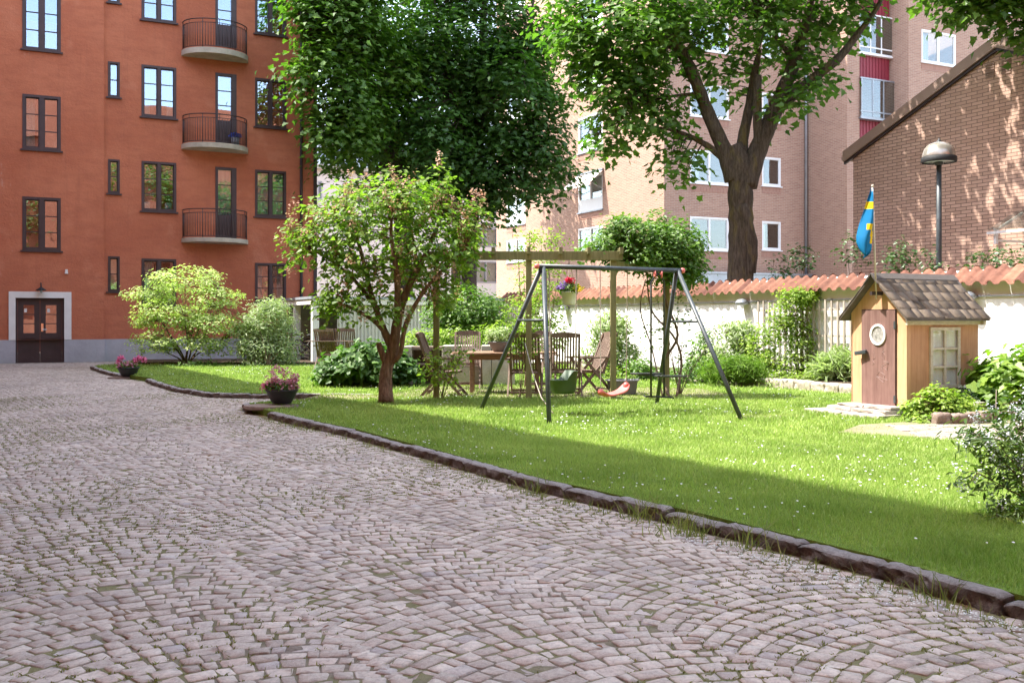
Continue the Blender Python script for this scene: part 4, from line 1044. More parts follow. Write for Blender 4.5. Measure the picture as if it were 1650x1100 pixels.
b.add([(ar, -.06, zr-.09), (ae+o, -.06, vz(ae+o)-.09), (ae+o, -.06, vz(ae+o)-.022), (ar, -.06, zr-.022)], [(0, 1, 2, 3)])
b.build('soffit', M['iron'], gbh)
b = MB(FG.M)
b.add([(-o, .05, vz(-o)+fh), (ar, .05, zr+fh), (ar, 10, zr+fh), (-o, 10, vz(-o)+fh)], [(3, 2, 1, 0)]); b.add([(ar, .05, zr+fh), (ae+o, .05, vz(ae+o)+fh), (ae+o, 10, vz(ae+o)+fh), (ar, 10, zr+fh)], [(3, 2, 1, 0)])
b.build('roof', M['fascia'], gbh)
for x_ in (-.19, .21):
    b = MB(FG.M)
    for k in range(6): b.box((ar+x_-.11, -.02, zr-.62+k*.055), (ar+x_+.11, .01, zr-.62+k*.055+.035))
    b.build('vent', M['ventbrown'], gbh)
b = MB(FG.M); b.tube([(-o-.08, 0.0, ze-.02), (-o-.08, 10, ze-.02)], .07, 8); b.build('gutter', M['fascia'], gbh)
# clear canopy fixed on the gable at the right edge
cp = thing('glass_canopy', 'small clear sheet canopy with white brackets on the tan brick gable', 'canopy', FG.pt(FG.a(1640), 0, 0))
b = MB(FG.M); a0 = FG.a(1622); z0 = FG.z(1625, 380); d0 = -.9
a0 += .25
for x_ in (a0+.1, a0+1.1): b.box((x_, d0+.05, z0-.22), (x_+.06, d0+.11, z0+.1)); b.bar((x_+.03, d0+.08, z0+.05), (x_+.03, 0, z0+.45), .04, .05); b.bar((x_+.03, d0+.08, z0-.15), (x_+.03, 0, z0-.15), .04, .04)
b.box((a0, d0-.03, z0-.02), (a0+2.4, d0+.0, z0+.03)); b.build('bracket', M['whitewin'], cp)
b = MB(FG.M); b.add([(a0, d0, z0+.06), (a0+2.4, d0, z0+.06), (a0+2.4, 0, z0+.5), (a0, 0, z0+.5), (a0, d0, z0+.075), (a0+2.4, d0, z0+.075), (a0+2.4, 0, z0+.515), (a0, 0, z0+.515)], [(0, 1, 2, 3), (7, 6, 5, 4), (0, 4, 5, 1), (0, 3, 7, 4)])
b.build('sheet', M['glass'], cp)

# ================================================================== WHITE GARDEN WALL WITH PANTILE COPING
FWL = WF(WALLO-WD*3.3, WD)                                # a=3.3 is WALLO
gw_ = thing('garden_wall', 'white limewashed garden wall capped with terracotta pantiles', 'wall', (FWL.O.x, FWL.O.y, 0))
WLEN = 30.; TZ = 1.99
b = MB(FWL.M); b.box((0, 0, -.1), (WLEN, .32, TZ+.1)); b.add([(0, -.0, TZ+.1), (WLEN, 0, TZ+.1), (WLEN, .16, TZ+.25), (0, .16, TZ+.25), (0, .32, TZ+.1), (WLEN, .32, TZ+.1)], [(0, 1, 2, 3), (3, 2, 5, 4), (0, 3, 4)])
b.build('masonry', M['white'], gw_)
def tiles():
    pw = .255; nt_ = int(WLEN/pw); V = []; Fq = []; T = []
    prof = [(0, .012), (.07, .034), (.18, .050), (.34, .052), (.47, .038), (.56, .010), (.66, -.008), (.84, -.012), (1.05, -.004)]; m = len(prof)
    for side in (0, 1):
        for i in range(nt_):
            tn = float(np.clip(rng.normal()*.27+.45, 0, 1)); dz = rng.normal()*.004; tw = rng.normal()*.008; tw2 = rng.normal()*.008; e = rng.normal()*.012
            y0, y1 = (-.19+e, .17) if side == 0 else (.51+e, .15)
            za, zb = TZ+dz, TZ+.265+dz; base_ = len(V)
            for (u_, h_) in prof:
                for (yy, zz, w_) in ((y0, za, tw), (y1, zb, tw2)): V.append(FWL.M @ Vector((i*pw+u_*pw+w_, yy, zz+h_))); T.append(tn)
            for (u_, h_) in prof: V.append(FWL.M @ Vector((i*pw+u_*pw+tw, y0, za+h_-.02))); T.append(tn*.7)
            for k in range(m-1):
                q = [base_+2*k, base_+2*k+2, base_+2*k+3, base_+2*k+1]; Fq.append(q if side == 0 else q[::-1])
                Fq.append([base_+2*m+k, base_+2*m+k+1, base_+2*k+2, base_+2*k])
    return npmesh('coping_tiles', np.array([tuple(v) for v in V]), np.array(Fq), M['tile'], gw_, {'tone': np.array(T)}, smooth=False)
tiles()
b = MB(FWL.M); b.tube([(3.5, -.03, TZ-.2), (WLEN, -.03, TZ-.2)], .011, 6)
for x_ in np.arange(4, WLEN, 2.2): b.box((x_, -.045, TZ-.215), (x_+.03, 0, TZ-.18))
b.build('cable', M['zinc'], gw_)
for i, (px, py, lab) in enumerate(((915, 497, 'grey dome wall lamp on the white wall below the hanging basket'), (1203, 488, 'grey dome wall lamp on the white wall left of the trellis'), (1568, 478, 'grey dome wall lamp on the white wall right of the play house roof'))):
    a_ = FWL.a(px); z_ = FWL.z(px, py); c = FWL.pt(a_, -.13, z_)
    t = thing('wall_lamp', lab, 'lamp', c, 0, 'dome lamps on the garden wall')
    b = MB(); b.lathe([(.02, .09), (.09, .075), (.145, .02), (.15, -.03), (.14, -.03), (.12, .02), (0, .07)], c, 20); b.build('shade', M['zinc'], t, smooth=True)
    b = MB(); q = FWL.pt(a_, 0, z_+.05); b.tube([q, c+Vector((0, 0, .07))], .02, 8); b.build('bracket', M['zinc'], t)

# trellises on the wall
def trellis(x0, x1, z0, z1, label, pitch=.165, n=None):
    a0, a1 = FWL.a(x0), FWL.a(x1); base = FWL.pt(a0, -.12, 0)
    t = thing('trellis', label, 'trellis', base)
    b = MB(FWL.M); x = a0
    while x < a1: b.box((x, -.13, z0+random.uniform(-.03, .03)), (x+.042, -.108, z1+random.uniform(-.03, .03))); x += pitch
    b.build('laths', M['greywood'], t)
    b = MB(FWL.M)
    for z in (z0+.2, (z0+z1)/2, z1-.2): b.box((a0-.05, -.106, z), (a1, -.08, z+.035))
    for x in (a0+.2, a1-.3): b.box((x, -.08, z1-.25), (x+.05, 0, z1-.2)); b.box((x, -.08, z0+.3), (x+.05, 0, z0+.35))
    b.build('crossbars', M['greywood'], t)
trellis(1228, 1392, .35, 1.78, 'tall grey lath trellis on the white wall left of the play house')
trellis(800, 872, .4, 1.75, 'pale lath trellis at the far left end of the white wall', .15)

# ================================================================== LAMP POST
c = W(1513, 262, 20.4); zb = c.z; c = Vector((c.x, c.y, 0))
lpst = thing('street_lamp', 'tall grey post lamp with clear domed head standing behind the garden wall', 'street lamp', c)
b = MB(); b.tube([c, c+Vector((0, 0, 3)), c+Vector((0, 0, zb-.02))], [.062, .055, .05], 12); b.lathe([(.055, zb-.06), (.085, zb-.04), (.085, zb+.02), (0, zb+.03)], c, 16); b.build('post', M['steel'], lpst, smooth=True)
b = MB(); b.lathe([(.335, zb), (.345, zb+.02), (.345, zb+.10), (.32, zb+.12), (.31, zb+.10), (.31, zb+.0)], c, 32); b.build('rim', M['black'], lpst, smooth=True)
b = MB(); b.lathe([(.325, zb+.12), (.318, zb+.2), (.285, zb+.29), (.21, zb+.37), (.10, zb+.415), (0, zb+.425)], c, 32); b.build('dome', M['domeplastic'], lpst, smooth=True)
b = MB(); b.lathe([(0, zb+.42), (.05, zb+.42), (.045, zb+.45), (.015, zb+.455), (.012, zb+.50), (0, zb+.5)], c, 12); b.build('finial', M['steel'], lpst, smooth=True)
b = MB(); b.lathe([(0, zb+.01), (.30, zb+.012), (.30, zb+.03), (0, zb+.035)], c, 24); b.build('diffuser', M['lampglass'], lpst, smooth=True)

# ================================================================== CARPORT WITH BICYCLES
KC = Vector((-5.945, 29.9))
cpt = thing('carport', 'white posted flat roofed bicycle shelter with pale ribbed wall behind the lilac', 'shelter', (KC.x, KC.y, 0))
WK = WF(KC, U2)
b = MB(WK.M); b.box((-.15, -.25, 2.02), (7.0, 4.2, 2.10)); rf = b.build('roof', M['roofmetal'], cpt)
b = MB(WK.M); b.box((-.12, -.22, 1.86), (6.95, -.18, 2.02)); b.box((-.12, -.18, 1.86), (-.08, 4.15, 2.02))
b.build('roof_beam', M['whitesteel'], rf)
b = MB(WK.M)
for y in np.arange(.3, 4, .55): b.box((-.05, y, 1.90), (6.9, y+.06, 2.015))
b.build('rafters', M['greywood'], rf)
for (x, y) in ((0, -.1), (0, 2.1), (0, 4.0)):
    b = MB(WK.M); b.box((x-.1, y-.1, 0), (x+.1, y+.1, 1.86)); b.build('post', M['whitesteel'], cpt, bevel=.01)
b = MB(WK.M); x = .75
b.box((.7, -.06, .1), (7., -.02, 1.86))
while x < 6.9: b.box((x, -.10, .1), (x+.055, -.06, 1.86)); x += .115
b.build('ribbed_wall', M['corr'], cpt)
b = MB(WK.M); b.box((.2, 4.05, 0), (7, 4.12, 1.9)); b.box((6.9, 0, 0), (6.96, 4.05, 1.9)); b.build('back_wall', M['corr'], cpt)
def bicycle(c, rz, label):
    t = thing('bicycle', label, 'bicycle', c, rz, 'bicycles under the shelter'); Mx = Matrix.Translation(c) @ Matrix.Rotation(rz, 4, 'Z')
    for x in (-.52, .52):
        b = MB(Mx); pts = [(x+.32*math.cos(a), 0, .34+.32*math.sin(a)) for a in np.linspace(0, 6.283, 29)]; b.tube(pts, .02, 6, False); w = b.build('wheel', M['black'], t, smooth=True)
        b = MB(Mx); pts = [(x+.297*math.cos(a), 0, .34+.297*math.sin(a)) for a in np.linspace(0, 6.283, 29)]; b.tube(pts, .008, 5, False)
        for k in range(14): a = k*6.283/14; b.tube([(x, 0, .34), (x+.295*math.cos(a), 0, .34+.295*math.sin(a))], .0022, 3)
        b.tube([(x, -.05, .34), (x, .05, .34)], .02, 6); b.build('rim', M['chrome'], w)
    b = MB(Mx)
    for p, q in (((-.52, 0, .34), (-.08, 0, .28)), ((-.08, 0, .28), (-.2, 0, .85)), ((-.2, 0, .78), (-.52, 0, .34)), ((-.08, 0, .28), (.36, 0, .72)), ((-.18, 0, .74), (.34, 0, .82)), ((.34, 0, .92), (.52, 0, .34))): b.tube([p, q], .016, 6)
    b.build('frame', M['iron'], t, smooth=True)
    b = MB(Mx); b.tube([(.33, 0, .9), (.32, 0, 1.05), (.36, .05, 1.06), (.28, .28, 1.03)], .012, 6); b.tube([(.32, 0, 1.05), (.36, -.05, 1.06), (.28, -.28, 1.03)], .012, 6); b.build('handlebar', M['chrome'], t, smooth=True)
    b = MB(Mx); b.lathe([(0, .9), (.09, .9), (.10, .93), (.04, .96), (0, .96)], (-.22, 0, 0), 12, 1.3, .8); b.build('saddle', M['black'], t, smooth=True)
    b = MB(Mx); b.lathe([(.0, -.01), (.09, -.01), (.09, .01), (0, .01)], (-.08, .0, .28), 16); b.bar((-.08, .05, .28), (-.0, .05, .14), .02, .02); b.build('crank', M['steel'], t)
    return t
bicycle(WK.pt(.35, .9, 0), R(18), 'black bicycle nearest the white corner post of the shelter')
bicycle(WK.pt(.1, 1.7, 0), R(24), 'black bicycle in the middle of the shelter row')
bicycle(WK.pt(-.1, 2.6, 0), R(20), 'black bicycle farthest back in the shelter')

# ================================================================== PERGOLA
PY = 16.3
pg = thing('pergola', 'mossy timber pergola with squared posts and notched top beam', 'pergola', (W(703, 640, PY).x, PY, 0))
for px, Y in ((703, 16.3), (852, 16.3), (988, 16.3), (1074, 17.2)):
    x = W(px, 0, Y).x; b = MB(); b.box((x-.048, Y-.048, .02), (x+.048, Y+.048, 2.40 if Y < 17 else 2.3)); b.build('post', M['greenwood'], pg, bevel=.006)
xa, xb = W(690, 0, PY).x, W(1003, 0, PY).x
b = MB(); b.box((xa, PY-.09, 2.37), (xb, PY-.045, 2.515)); b.build('beam', M['greenwood'], pg, bevel=.004)
b = MB(); b.bar((W(992, 0, 16.3).x, 16.36, 2.30), (W(1078, 0, 17.2).x, 17.25, 2.30), .045, .13); b.build("beam", M["greenwood"], pg, bevel=.004)
for px in (745, 795, 852, 903, 948, 1000):
    x = W(px, 0, PY).x; b = MB(); b.box((x-.028, PY-.17, 2.47), (x+.028, PY+.75, 2.575)); b.build('rafter', M['greenwood'], pg)

# ================================================================== SWING SET
A1, A2 = Vector((.375, 13.4, 2.12)), Vector((2.36, 14.0, 2.09))
sw = thing('swing_set', 'dark steel swing frame with splayed legs and red end caps on the lawn', 'swing', (1.35, 13.7, LZ))
def leg(top, px, py):
    f = G(px, py, LZ); b = MB(); d = (f-top).normalized(); b.tube([top, f+d*.12], .031, 10); b.build('leg', M['steel'], sw, smooth=True); return f
bd_ = (A2-A1).normalized()
f1 = leg(A1+bd_*.03, 775, 660); f2 = leg(A1+bd_*.05, 885, 683); f3 = leg(A2-bd_*.05, 1058, 652); f4 = leg(A2-bd_*.03, 1195, 677)
b = MB(); b.tube([A1-bd_*.02, A2+bd_*.02], .033, 10); bar_ = b.build('crossbar', M['steel'], sw, smooth=True)
for e_ in (A1-bd_*.04, A2+bd_*.04):
    b = MB(); b.lathe([(0, -.04), (.03, -.03), (.042, 0), (.03, .03), (0, .04)], e_, 12); b.build('end_cap', M['redplastic'], sw, smooth=True)
for t_, fa, fb in ((A1, f1, f2), (A2, f3, f4)):
    k = .36; b = MB(); b.tube([t_.lerp(fa, k), t_.lerp(fb, k)], .017, 8); b.build('brace', M['steel'], sw, smooth=True)
def onbar(px):
    k = (px-CX)/F; t = (k*A1.y-A1.x)/(bd_.x-k*bd_.y); return A1+bd_*t
def ropes(name, pts, r, par, mat=None):
    for p, q in pts:
        b = MB(); m = p.lerp(q, .5); b.tube([p, m, q], r, 6, False); b.build(name, mat or M['rope'], par, smooth=True)
# toddler bucket seat
p1, p2 = onbar(884), onbar(929); c = W(907, 617, 13.55)
bs = thing('bucket_swing', 'dark green plastic toddler bucket seat hanging from the swing frame', 'swing seat', c)
q1, q2 = W(888, 612, 13.5), W(927, 599, 13.6)
ropes('rope', ((p1, q1+Vector((0, -.0, .0))), (p2, q2)), .007, bs)
rx_ = (q2-q1); wdt = .36; ax_ = Vector((rx_.x, rx_.y, 0)).normalized(); ay_ = Vector((-ax_.y, ax_.x, 0))
Mb = Matrix.Translation(Vector((c.x, c.y, 0))) @ Matrix(((ax_.x, ay_.x, 0, 0), (ax_.y, ay_.y, 0, 0), (0, 0, 1, 0), (0, 0, 0, 1)))
b = MB(Mb); z0, z1, z2 = W(907, 634, 13.5).z, W(907, 612, 13.5).z, W(907, 598, 13.5).z
# stepped tub: high back on the right, low front on the left, rounded ends
def ringpts(rx0, ry0, z, zf=None, n=28, p=4.):
    o = []
    for i in range(n):
        a = 2*math.pi*i/n; ca, sa = math.cos(a), math.sin(a)
        x = rx0*math.copysign(abs(ca)**(2/p), ca); y = ry0*math.copysign(abs(sa)**(2/p), sa); o.append((x, y, z if zf is None else zf(x)))
    return o
hz = lambda x: z1+(z2-z1)*min(1, max(0, (x-.0)/.04))
rs = [ringpts(.02, .02, z0+.01), ringpts(.13, .12, z0), ringpts(.165, .145, z0+.05), ringpts(.185, .16, 0, lambda x: hz(x)), ringpts(.20, .175, 0, lambda x: hz(x)+.004), ringpts(.175, .15, 0, lambda x: hz(x)+.004), ringpts(.14, .12, z0+.03)]
n = 28; b.add([p for r_ in rs for p in r_], [(j*n+i, j*n+(i+1) % n, (j+1)*n+(i+1) % n, (j+1)*n+i) for j in range(len(rs)-1) for i in range(n)])
b.build('seat', M['greenplastic'], bs, smooth=True)
# red curved seat
p1, p2 = onbar(967), onbar(1011); q1, q2 = W(968, 631, 13.45), W(1009, 620, 14.0)
rs_ = thing('rope_swing', 'faded red curved plastic swing seat on two ropes', 'swing seat', q1.lerp(q2, .5))
ropes('rope', ((p1, q1), (p2, q2)), .006, rs_)
b = MB(); n = 16; d = q2-q1; dn = Vector((-d.y, d.x, 0)).normalized(); vs = []
for i in range(n+1):
    t = i/n; s_ = (2*t-1); p = q1+d*t+Vector((0, 0, -.075*(1-s_**4)+.0)); w = .085*(1-.35*s_**6)
    for (yy, zz) in ((-w, .012), (-w*.5, 0), (w*.5, 0), (w, .012), (w, -.012), (0, -.026), (-w, -.012)): vs.append(p+dn*yy+Vector((0, 0, zz)))
k = 7; b.add(vs, [(i*k+j, i*k+(j+1) % k, (i+1)*k+(j+1) % k, (i+1)*k+j) for i in range(n) for j in range(k)]+[tuple(range(k))[::-1], tuple(n*k+j for j in range(k))])
b.build('seat', M['redplastic'], rs_, smooth=True)
for q in (q1, q2):
    b = MB(); b.lathe([(0, -.035), (.038, -.03), (.045, 0), (.03, .035), (0, .04)], q, 12); b.build('rope_end', M['redplastic'], rs_, smooth=True)
# two seat glider
pa, pb_ = onbar(1052), onbar(1069); gl = thing('glider_swing', 'black steel two seat glider hanging from the right end of the swing frame', 'swing seat', (pa.x, pa.y, LZ))
ya, yb = pa.y-.02, pa.y+.12
for px, yy in ((1049, ya), (1070, yb)):
    tp = W(px, 452, yy); bt = W(px, 640, yy); md = (pa+pb_)/2
    b = MB(); b.tube([Vector((md.x, md.y, md.z-.05)), Vector(((tp.x+md.x)/2, md.y, tp.z+.045)), Vector((tp.x, yy, tp.z-.02)), bt], .014, 8); b.build('hanger_rod', M['steelgreen'], gl, smooth=True)
b = MB(); md = (pa+pb_)/2
for s_ in (-.05, .05):
    pts = [md+bd_*s_+Vector((0, .045*math.cos(a), -.06+.045*math.sin(a))) for a in np.linspace(0, 6.283, 15)]; b.tube(pts, .012, 6, False)
b.build('bracket', M['redplastic'], gl, smooth=True)
def plank(x0, x1, py, Y, w, h, name, mat):
    p, q = W(x0, py, Y-.05), W(x1, py, Y+.3); b = MB(); b.bar(p, q, w, h); return b.build(name, mat, gl, bevel=.01)
plank(1021, 1062, 602, ya, .14, .028, 'seat', M['steelgreen']); plank(1060, 1101, 606, ya+.05, .14, .028, 'seat', M['steelgreen'])
p, q = W(1030, 604, ya), W(1092, 607, yb+.2); b = MB(); b.tube([p, q], .014, 8); b.build('seat_tube', M['steelgreen'], gl)
p, q = W(1040, 638, ya), W(1083, 640, yb); b = MB(); b.tube([p, q], .013, 8); b.tube([p+Vector((0, -.12, 0)), p+Vector((0, .12, 0))], .013, 8); b.tube([q+Vector((0, -.12, 0)), q+Vector((0, .12, 0))], .013, 8); b.build('footrest', M['steelgreen'], gl)
# loose rope tied from the lawn to the frame
p0 = W(846, 553, 15.9)
rp = MB(); rp.tube([p0, W(858, 600, 15.2), W(872, 640, 14.0), G(893, 668, LZ+.01)], .008, 5); tag(rp.build('slack_rope', M['rope'], smooth=True), 'slack pale rope hanging to the lawn behind the left swing leg', 'rope')
pp = thing('pergola_hook_rope', 'coiled rope hanging beside the second pergola post', 'rope', W(877, 440, 16.2))
b = MB(); b.tube([W(880, 437, 16.2), W(882, 480, 16.2), W(880, 520, 16.2)], .01, 5); b.build('rope', M['rope'], pp)

# ================================================================== PLAY HOUSE
PC = Vector((5.28, 13.3)); PLz = .18
FPs = WF(PC, U2)                       # side face
PW, PL = 1.0, 1.37
FPf = WF(PC+V2*PW, -V2)                # front face, a=0 far corner, a=PW near corner
ph = thing('play_house', 'small wooden play house with ochre front, shade-toned orange side and shingle roof', 'play house', (PC.x, PC.y, PLz))
ez = FPs.z(1462, 521)-.02; rz_ = FPf.z(1414, 446); ov = .11
slope = (rz_-(ez+.055))/(PW/2+ov); ezr = rz_-slope*PW/2
b = MB(FPf.M); t = .03
dz0, dz1 = FPf.z(1417, 664)+.0, FPf.z(1417, 500); da0, da1 = FPf.a(1390.5), FPf.a(1444)
b.add([(0, 0, PLz), (PW, 0, PLz), (PW, 0, ezr), (PW/2, 0, rz_), (0, 0, ezr), (0, t, PLz), (PW, t, PLz), (PW, t, ezr), (PW/2, t, rz_), (0, t, ezr)],
      [(0, 1, 2, 3, 4), (9, 8, 7, 6, 5), (0, 5, 6, 1), (1, 6, 7, 2), (2, 7, 8, 3), (3, 8, 9, 4), (4, 9, 5, 0)])
b.build('front_wall', M['housewood'], ph)
b = MB(FPs.M); wr = FPs.rect(1497, 1545, 527, 625)
holed(b, .0, PL, PLz, ez, [(wr[0]+.02, wr[1]-.02, wr[2]+.02, wr[3]-.02)], .03)
b.box((0, PW-.03, PLz), (PL, PW, ez)); b.box((PL-.03, .035, PLz), (PL, PW-.03, ez)); b.add([(PL, 0, ez), (PL, PW, ez), (PL, PW, ezr), (PL, PW/2, rz_), (PL, 0, ezr)], [(0, 1, 2, 3, 4)])
b.build('side_wall', M['houseside'], ph)
b = MB(FPs.M); b.box((-.02, -.012, PLz), (.05, 0, ez-.0)); b.build('corner_board', M['housewood'], ph)
b = MB(FPs.M); b.box((-.03, -.045, ez+.0), (PL+.05, -.002, ez+.085)); b.box((PL+.0, -.09, ez+.0), (PL+.05, -.045, ez+.06)); b.build('eave_board', M['trimwood'], ph)
# door
b = MB(FPf.M); b.box((da0, -.022, dz0), (da1, -.003, dz1)); dr = b.build('door', M['doorwood'], ph)
b = MB(FPf.M); b.box((da0-.012, -.012, dz0-.01), (da0-.002, -.002, dz1+.008)); b.box((da1+.002, -.012, dz0-.01), (da1+.012, -.002, dz1+.008)); b.box((da0-.012, -.012, dz1+.001), (da1+.012, -.002, dz1+.012)); b.build('door_gap', M['iron'], dr)
wc = (FPf.a(1417), FPf.z(1417, 539)); ew, eh = (FPf.a(1429)-FPf.a(1404))/2, .145
def ell(mb, r0, r1, y0, y1, n=32):
    vs = []
    for i in range(n):
        c_, s_ = math.cos(6.2832*i/n), math.sin(6.2832*i/n)
        for (k, y) in ((r1, y0), (r0, y0), (r0, y1), (r1, y1)): vs.append((wc[0]+c_*(ew+k), y, wc[1]+s_*(eh+k)))
    mb.add(vs, [(4*i+j, 4*i+(j+1) % 4, 4*((i+1) % n)+(j+1) % 4, 4*((i+1) % n)+j) for i in range(n) for j in range(4)])
b = MB(FPf.M); ell(b, -.028, .0, -.04, -.022); b.build('round_window_frame', M['whitewin'], dr)
b = MB(FPf.M); n = 24; b.add([(wc[0]+math.cos(6.2832*i/n)*(ew-.026), -.026, wc[1]+math.sin(6.2832*i/n)*(eh-.026)) for i in range(n)], [tuple(range(n))])
b.build('round_pane', simple('cloudy_pane', (.30, .29, .27), .15, .45, 22., 0), dr)
hz_ = FPf.z(1392, 567); ha = FPf.a(1393)
b = MB(FPf.M); b.bar((ha-.10, -.075, hz_-.02), (ha+.09, -.055, hz_+.01), .05, .055); b.box((ha+.02, -.06, hz_-.02), (ha+.07, -.02, hz_+.03)); b.build('latch', M['steel'], dr, bevel=.01)
for z in (dz0+.2, dz1-.2): b = MB(FPf.M); b.box((da1-.02, -.03, z-.05), (da1+.012, -.0, z+.05)); b.build('hinge', M['steel'], dr)
# chalk doodles on the door
b = MB(FPf.M)
def doodle(pts, r=.002):
    b.tube([(FPf.a(x), -.024, FPf.z(x, y)) for x, y in pts], r, 4)
doodle([(1414, 606), (1426, 616), (1428, 604), (1419, 598), (1415, 606), (1432, 612)]); doodle([(1424, 566), (1428, 572), (1427, 579), (1423, 576), (1423, 568), (1428, 564)]); doodle([(1422, 590), (1434, 584), (1431, 596), (1422, 590), (1427, 612)])
doodle([(1410, 567), (1412, 577), (1408, 579), (1411, 585), (1407, 587)]); doodle([(1425, 582), (1433, 583)], .002)
b.build('chalk_scribble', M['chalk'], dr)
# side window
b = MB(FPs.M); a0, a1, z0, z1 = wr; y0 = -.03
ft = .045
b.box((a0, y0, z0), (a0+ft, .0, z1)); b.box((a1-ft, y0, z0), (a1, 0, z1)); b.box((a0+ft, y0, z0), (a1-ft, 0, z0+ft)); b.box((a0+ft, y0, z1-ft), (a1-ft, 0, z1))
am = (a0+a1)/2; b.box((am-.018, y0+.004, z0+ft), (am+.018, 0, z1-ft))
for k in (1, 2): zz = z0+ft+(z1-z0-2*ft)*k/3; b.box((a0+ft, y0+.008, zz-.014), (am-.018, 0, zz+.014)); b.box((am+.018, y0+.008, zz-.014), (a1-ft, 0, zz+.014))
swn = b.build('window', M['trimwood'], ph)
b = MB(FPs.M); b.box((a0+ft, .002, z0+ft), (a1-ft, .004, z1-ft)); b.build('pane', M['clearpane'], swn)
b = MB(FPs.M); n = 20; vs = []
for i in range(n+1): x = a0+(a1-a0)*i/n; y = .012+.004*math.sin(i*1.7); vs += [(x, y, z0), (x, y, z1)]
b.add(vs, [(2*i, 2*i+2, 2*i+3, 2*i+1) for i in range(n)]); b.build('curtain', M['curtain'], swn, smooth=True)
# roof: two boarded planes covered with rows of split shingles
n_up = Vector((0, -slope, 1)).normalized()
rw = MB(FPs.M); fr_, bk_ = -.13, PL+.10
for s_ in (0, 1):
    def rp_(x, w, h): # w 0 ridge .. 1 eave
        run = (PW/2+ov); y = PW/2-run*w if s_ == 0 else PW/2+run*w; return (x, y, rz_-slope*run*w+h)
    rw.add([rp_(fr_, 0, .0), rp_(bk_, 0, 0), rp_(bk_, 1, 0), rp_(fr_, 1, 0), rp_(fr_, 0, .03), rp_(bk_, 0, .03), rp_(bk_, 1, .03), rp_(fr_, 1, .03)], [(0, 1, 2, 3), (7, 6, 5, 4), (0, 4, 5, 1), (1, 5, 6, 2), (2, 6, 7, 3), (3, 7, 4, 0)])
rfo = rw.build('roof', M['oldwood'], ph)
V, Fq, T = [], [], []
for s_ in (0, 1):
    rows = 5
    for r_ in range(rows):
        x = fr_-.01
        while x < bk_:
            w_ = random.uniform(.13, .24); x1 = min(x+w_, bk_+.01)
            if x1-x < .04: break
            wa, wb_ = max(0, (r_-.15)/rows), (r_+1)/rows+random.uniform(-.012, .02)
            lift = .034+random.uniform(0, .004); tk = .018; tn = random.random(); base_ = len(V); gp = .002
            for (xx, ww, hh) in ((x+gp, wa, lift), (x1-gp, wa, lift), (x1-gp, wb_, lift+.014), (x+gp, wb_, lift+.014), (x+gp, wa, lift-.0), (x1-gp, wa, lift), (x1-gp, wb_, lift+.014-tk), (x+gp, wb_, lift+.014-tk)):
                run = PW/2+ov; y = PW/2-run*ww if s_ == 0 else PW/2+run*ww
                V.append(tuple(FPs.M @ Vector((xx+random.uniform(-.002, .002), y, rz_-slope*run*ww+hh+random.uniform(-.003, .003))))); T.append(tn)
            for f in ((0, 3, 2, 1), (3, 7, 6, 2), (0, 4, 7, 3), (1, 2, 6, 5)): Fq.append([base_+k for k in f])
            x = x1
npmesh('shingles', np.array(V), np.array(Fq), M['shake'], rfo, {'tone': np.array(T)})
b = MB(FPs.M)
for s_ in (0, 1):
    for (w0, w1, h) in ((0, .13, .055), (.02, .21, .043)):
        run = PW/2+ov; f = lambda w: PW/2-run*w if s_ == 0 else PW/2+run*w
        b.add([(fr_-.02, f(w0), rz_-slope*run*w0+h), (bk_+.02, f(w0), rz_-slope*run*w0+h), (bk_+.02, f(w1), rz_-slope*run*w1+h), (fr_-.02, f(w1), rz_-slope*run*w1+h),
               (fr_-.02, f(w0), rz_-slope*run*w0+h-.02), (bk_+.02, f(w0), rz_-slope*run*w0+h-.02), (bk_+.02, f(w1), rz_-slope*run*w1+h-.02), (fr_-.02, f(w1), rz_-slope*run*w1+h-.02)],
              [(0, 1, 2, 3), (7, 6, 5, 4), (0, 4, 5, 1), (1, 5, 6, 2), (2, 6, 7, 3), (3, 7, 4, 0)])
b.build('ridge_board', m_tone('ridge_wood', (.10, .085, .075), (.16, .14, .12)), rfo)
# flag on its pole
ptp = W(1406, 302, 13.62); pbt = W(1412, 482, 13.62)
fp = thing('flagpole', 'thin wooden pole with a blue and yellow flag fixed to the play house gable', 'flag', pbt)
b = MB(); b.tube([pbt, ptp], .013, 8); b.lathe([(0, 0), (.018, .01), (.018, .03), (0, .04)], ptp, 8); b.build('pole', M['trimwood'], fp, smooth=True)
b = MB(); q = W(1411, 473, 13.64); b.box((q.x-.06, q.y-.03, q.z-.02), (q.x+.09, q.y+.06, q.z+.03)); b.build('bracket', M['iron'], fp)
rows_ = [(303, 1404.5, 1406), (315, 1401, 1406.5), (326, 1398, 1407), (338, 1395, 1407.5), (350, 1391.5, 1408), (362, 1388, 1408.5), (372, 1385, 1409), (382, 1382, 1409), (392, 1381, 1408.8), (402, 1383.5, 1408), (409, 1387, 1404), (415, 1391.5, 1395)]
nC = 14; V, Fq, mi = [], [], []
for j, (y, xl, xr) in enumerate(rows_):
    for i in range(nC+1):
        t = i/nC; x = xl+(xr-xl)*t; dpt = 13.62+.07*math.sin(t*5+j*.35)*(.3+min(1, j/5))
        sc_ = dpt/13.62; V.append(Vector(((x-CX)/F*13.62, dpt, CH+(HZ-(y-(1-t)*2))/F*13.62)))
fb = MB(); 
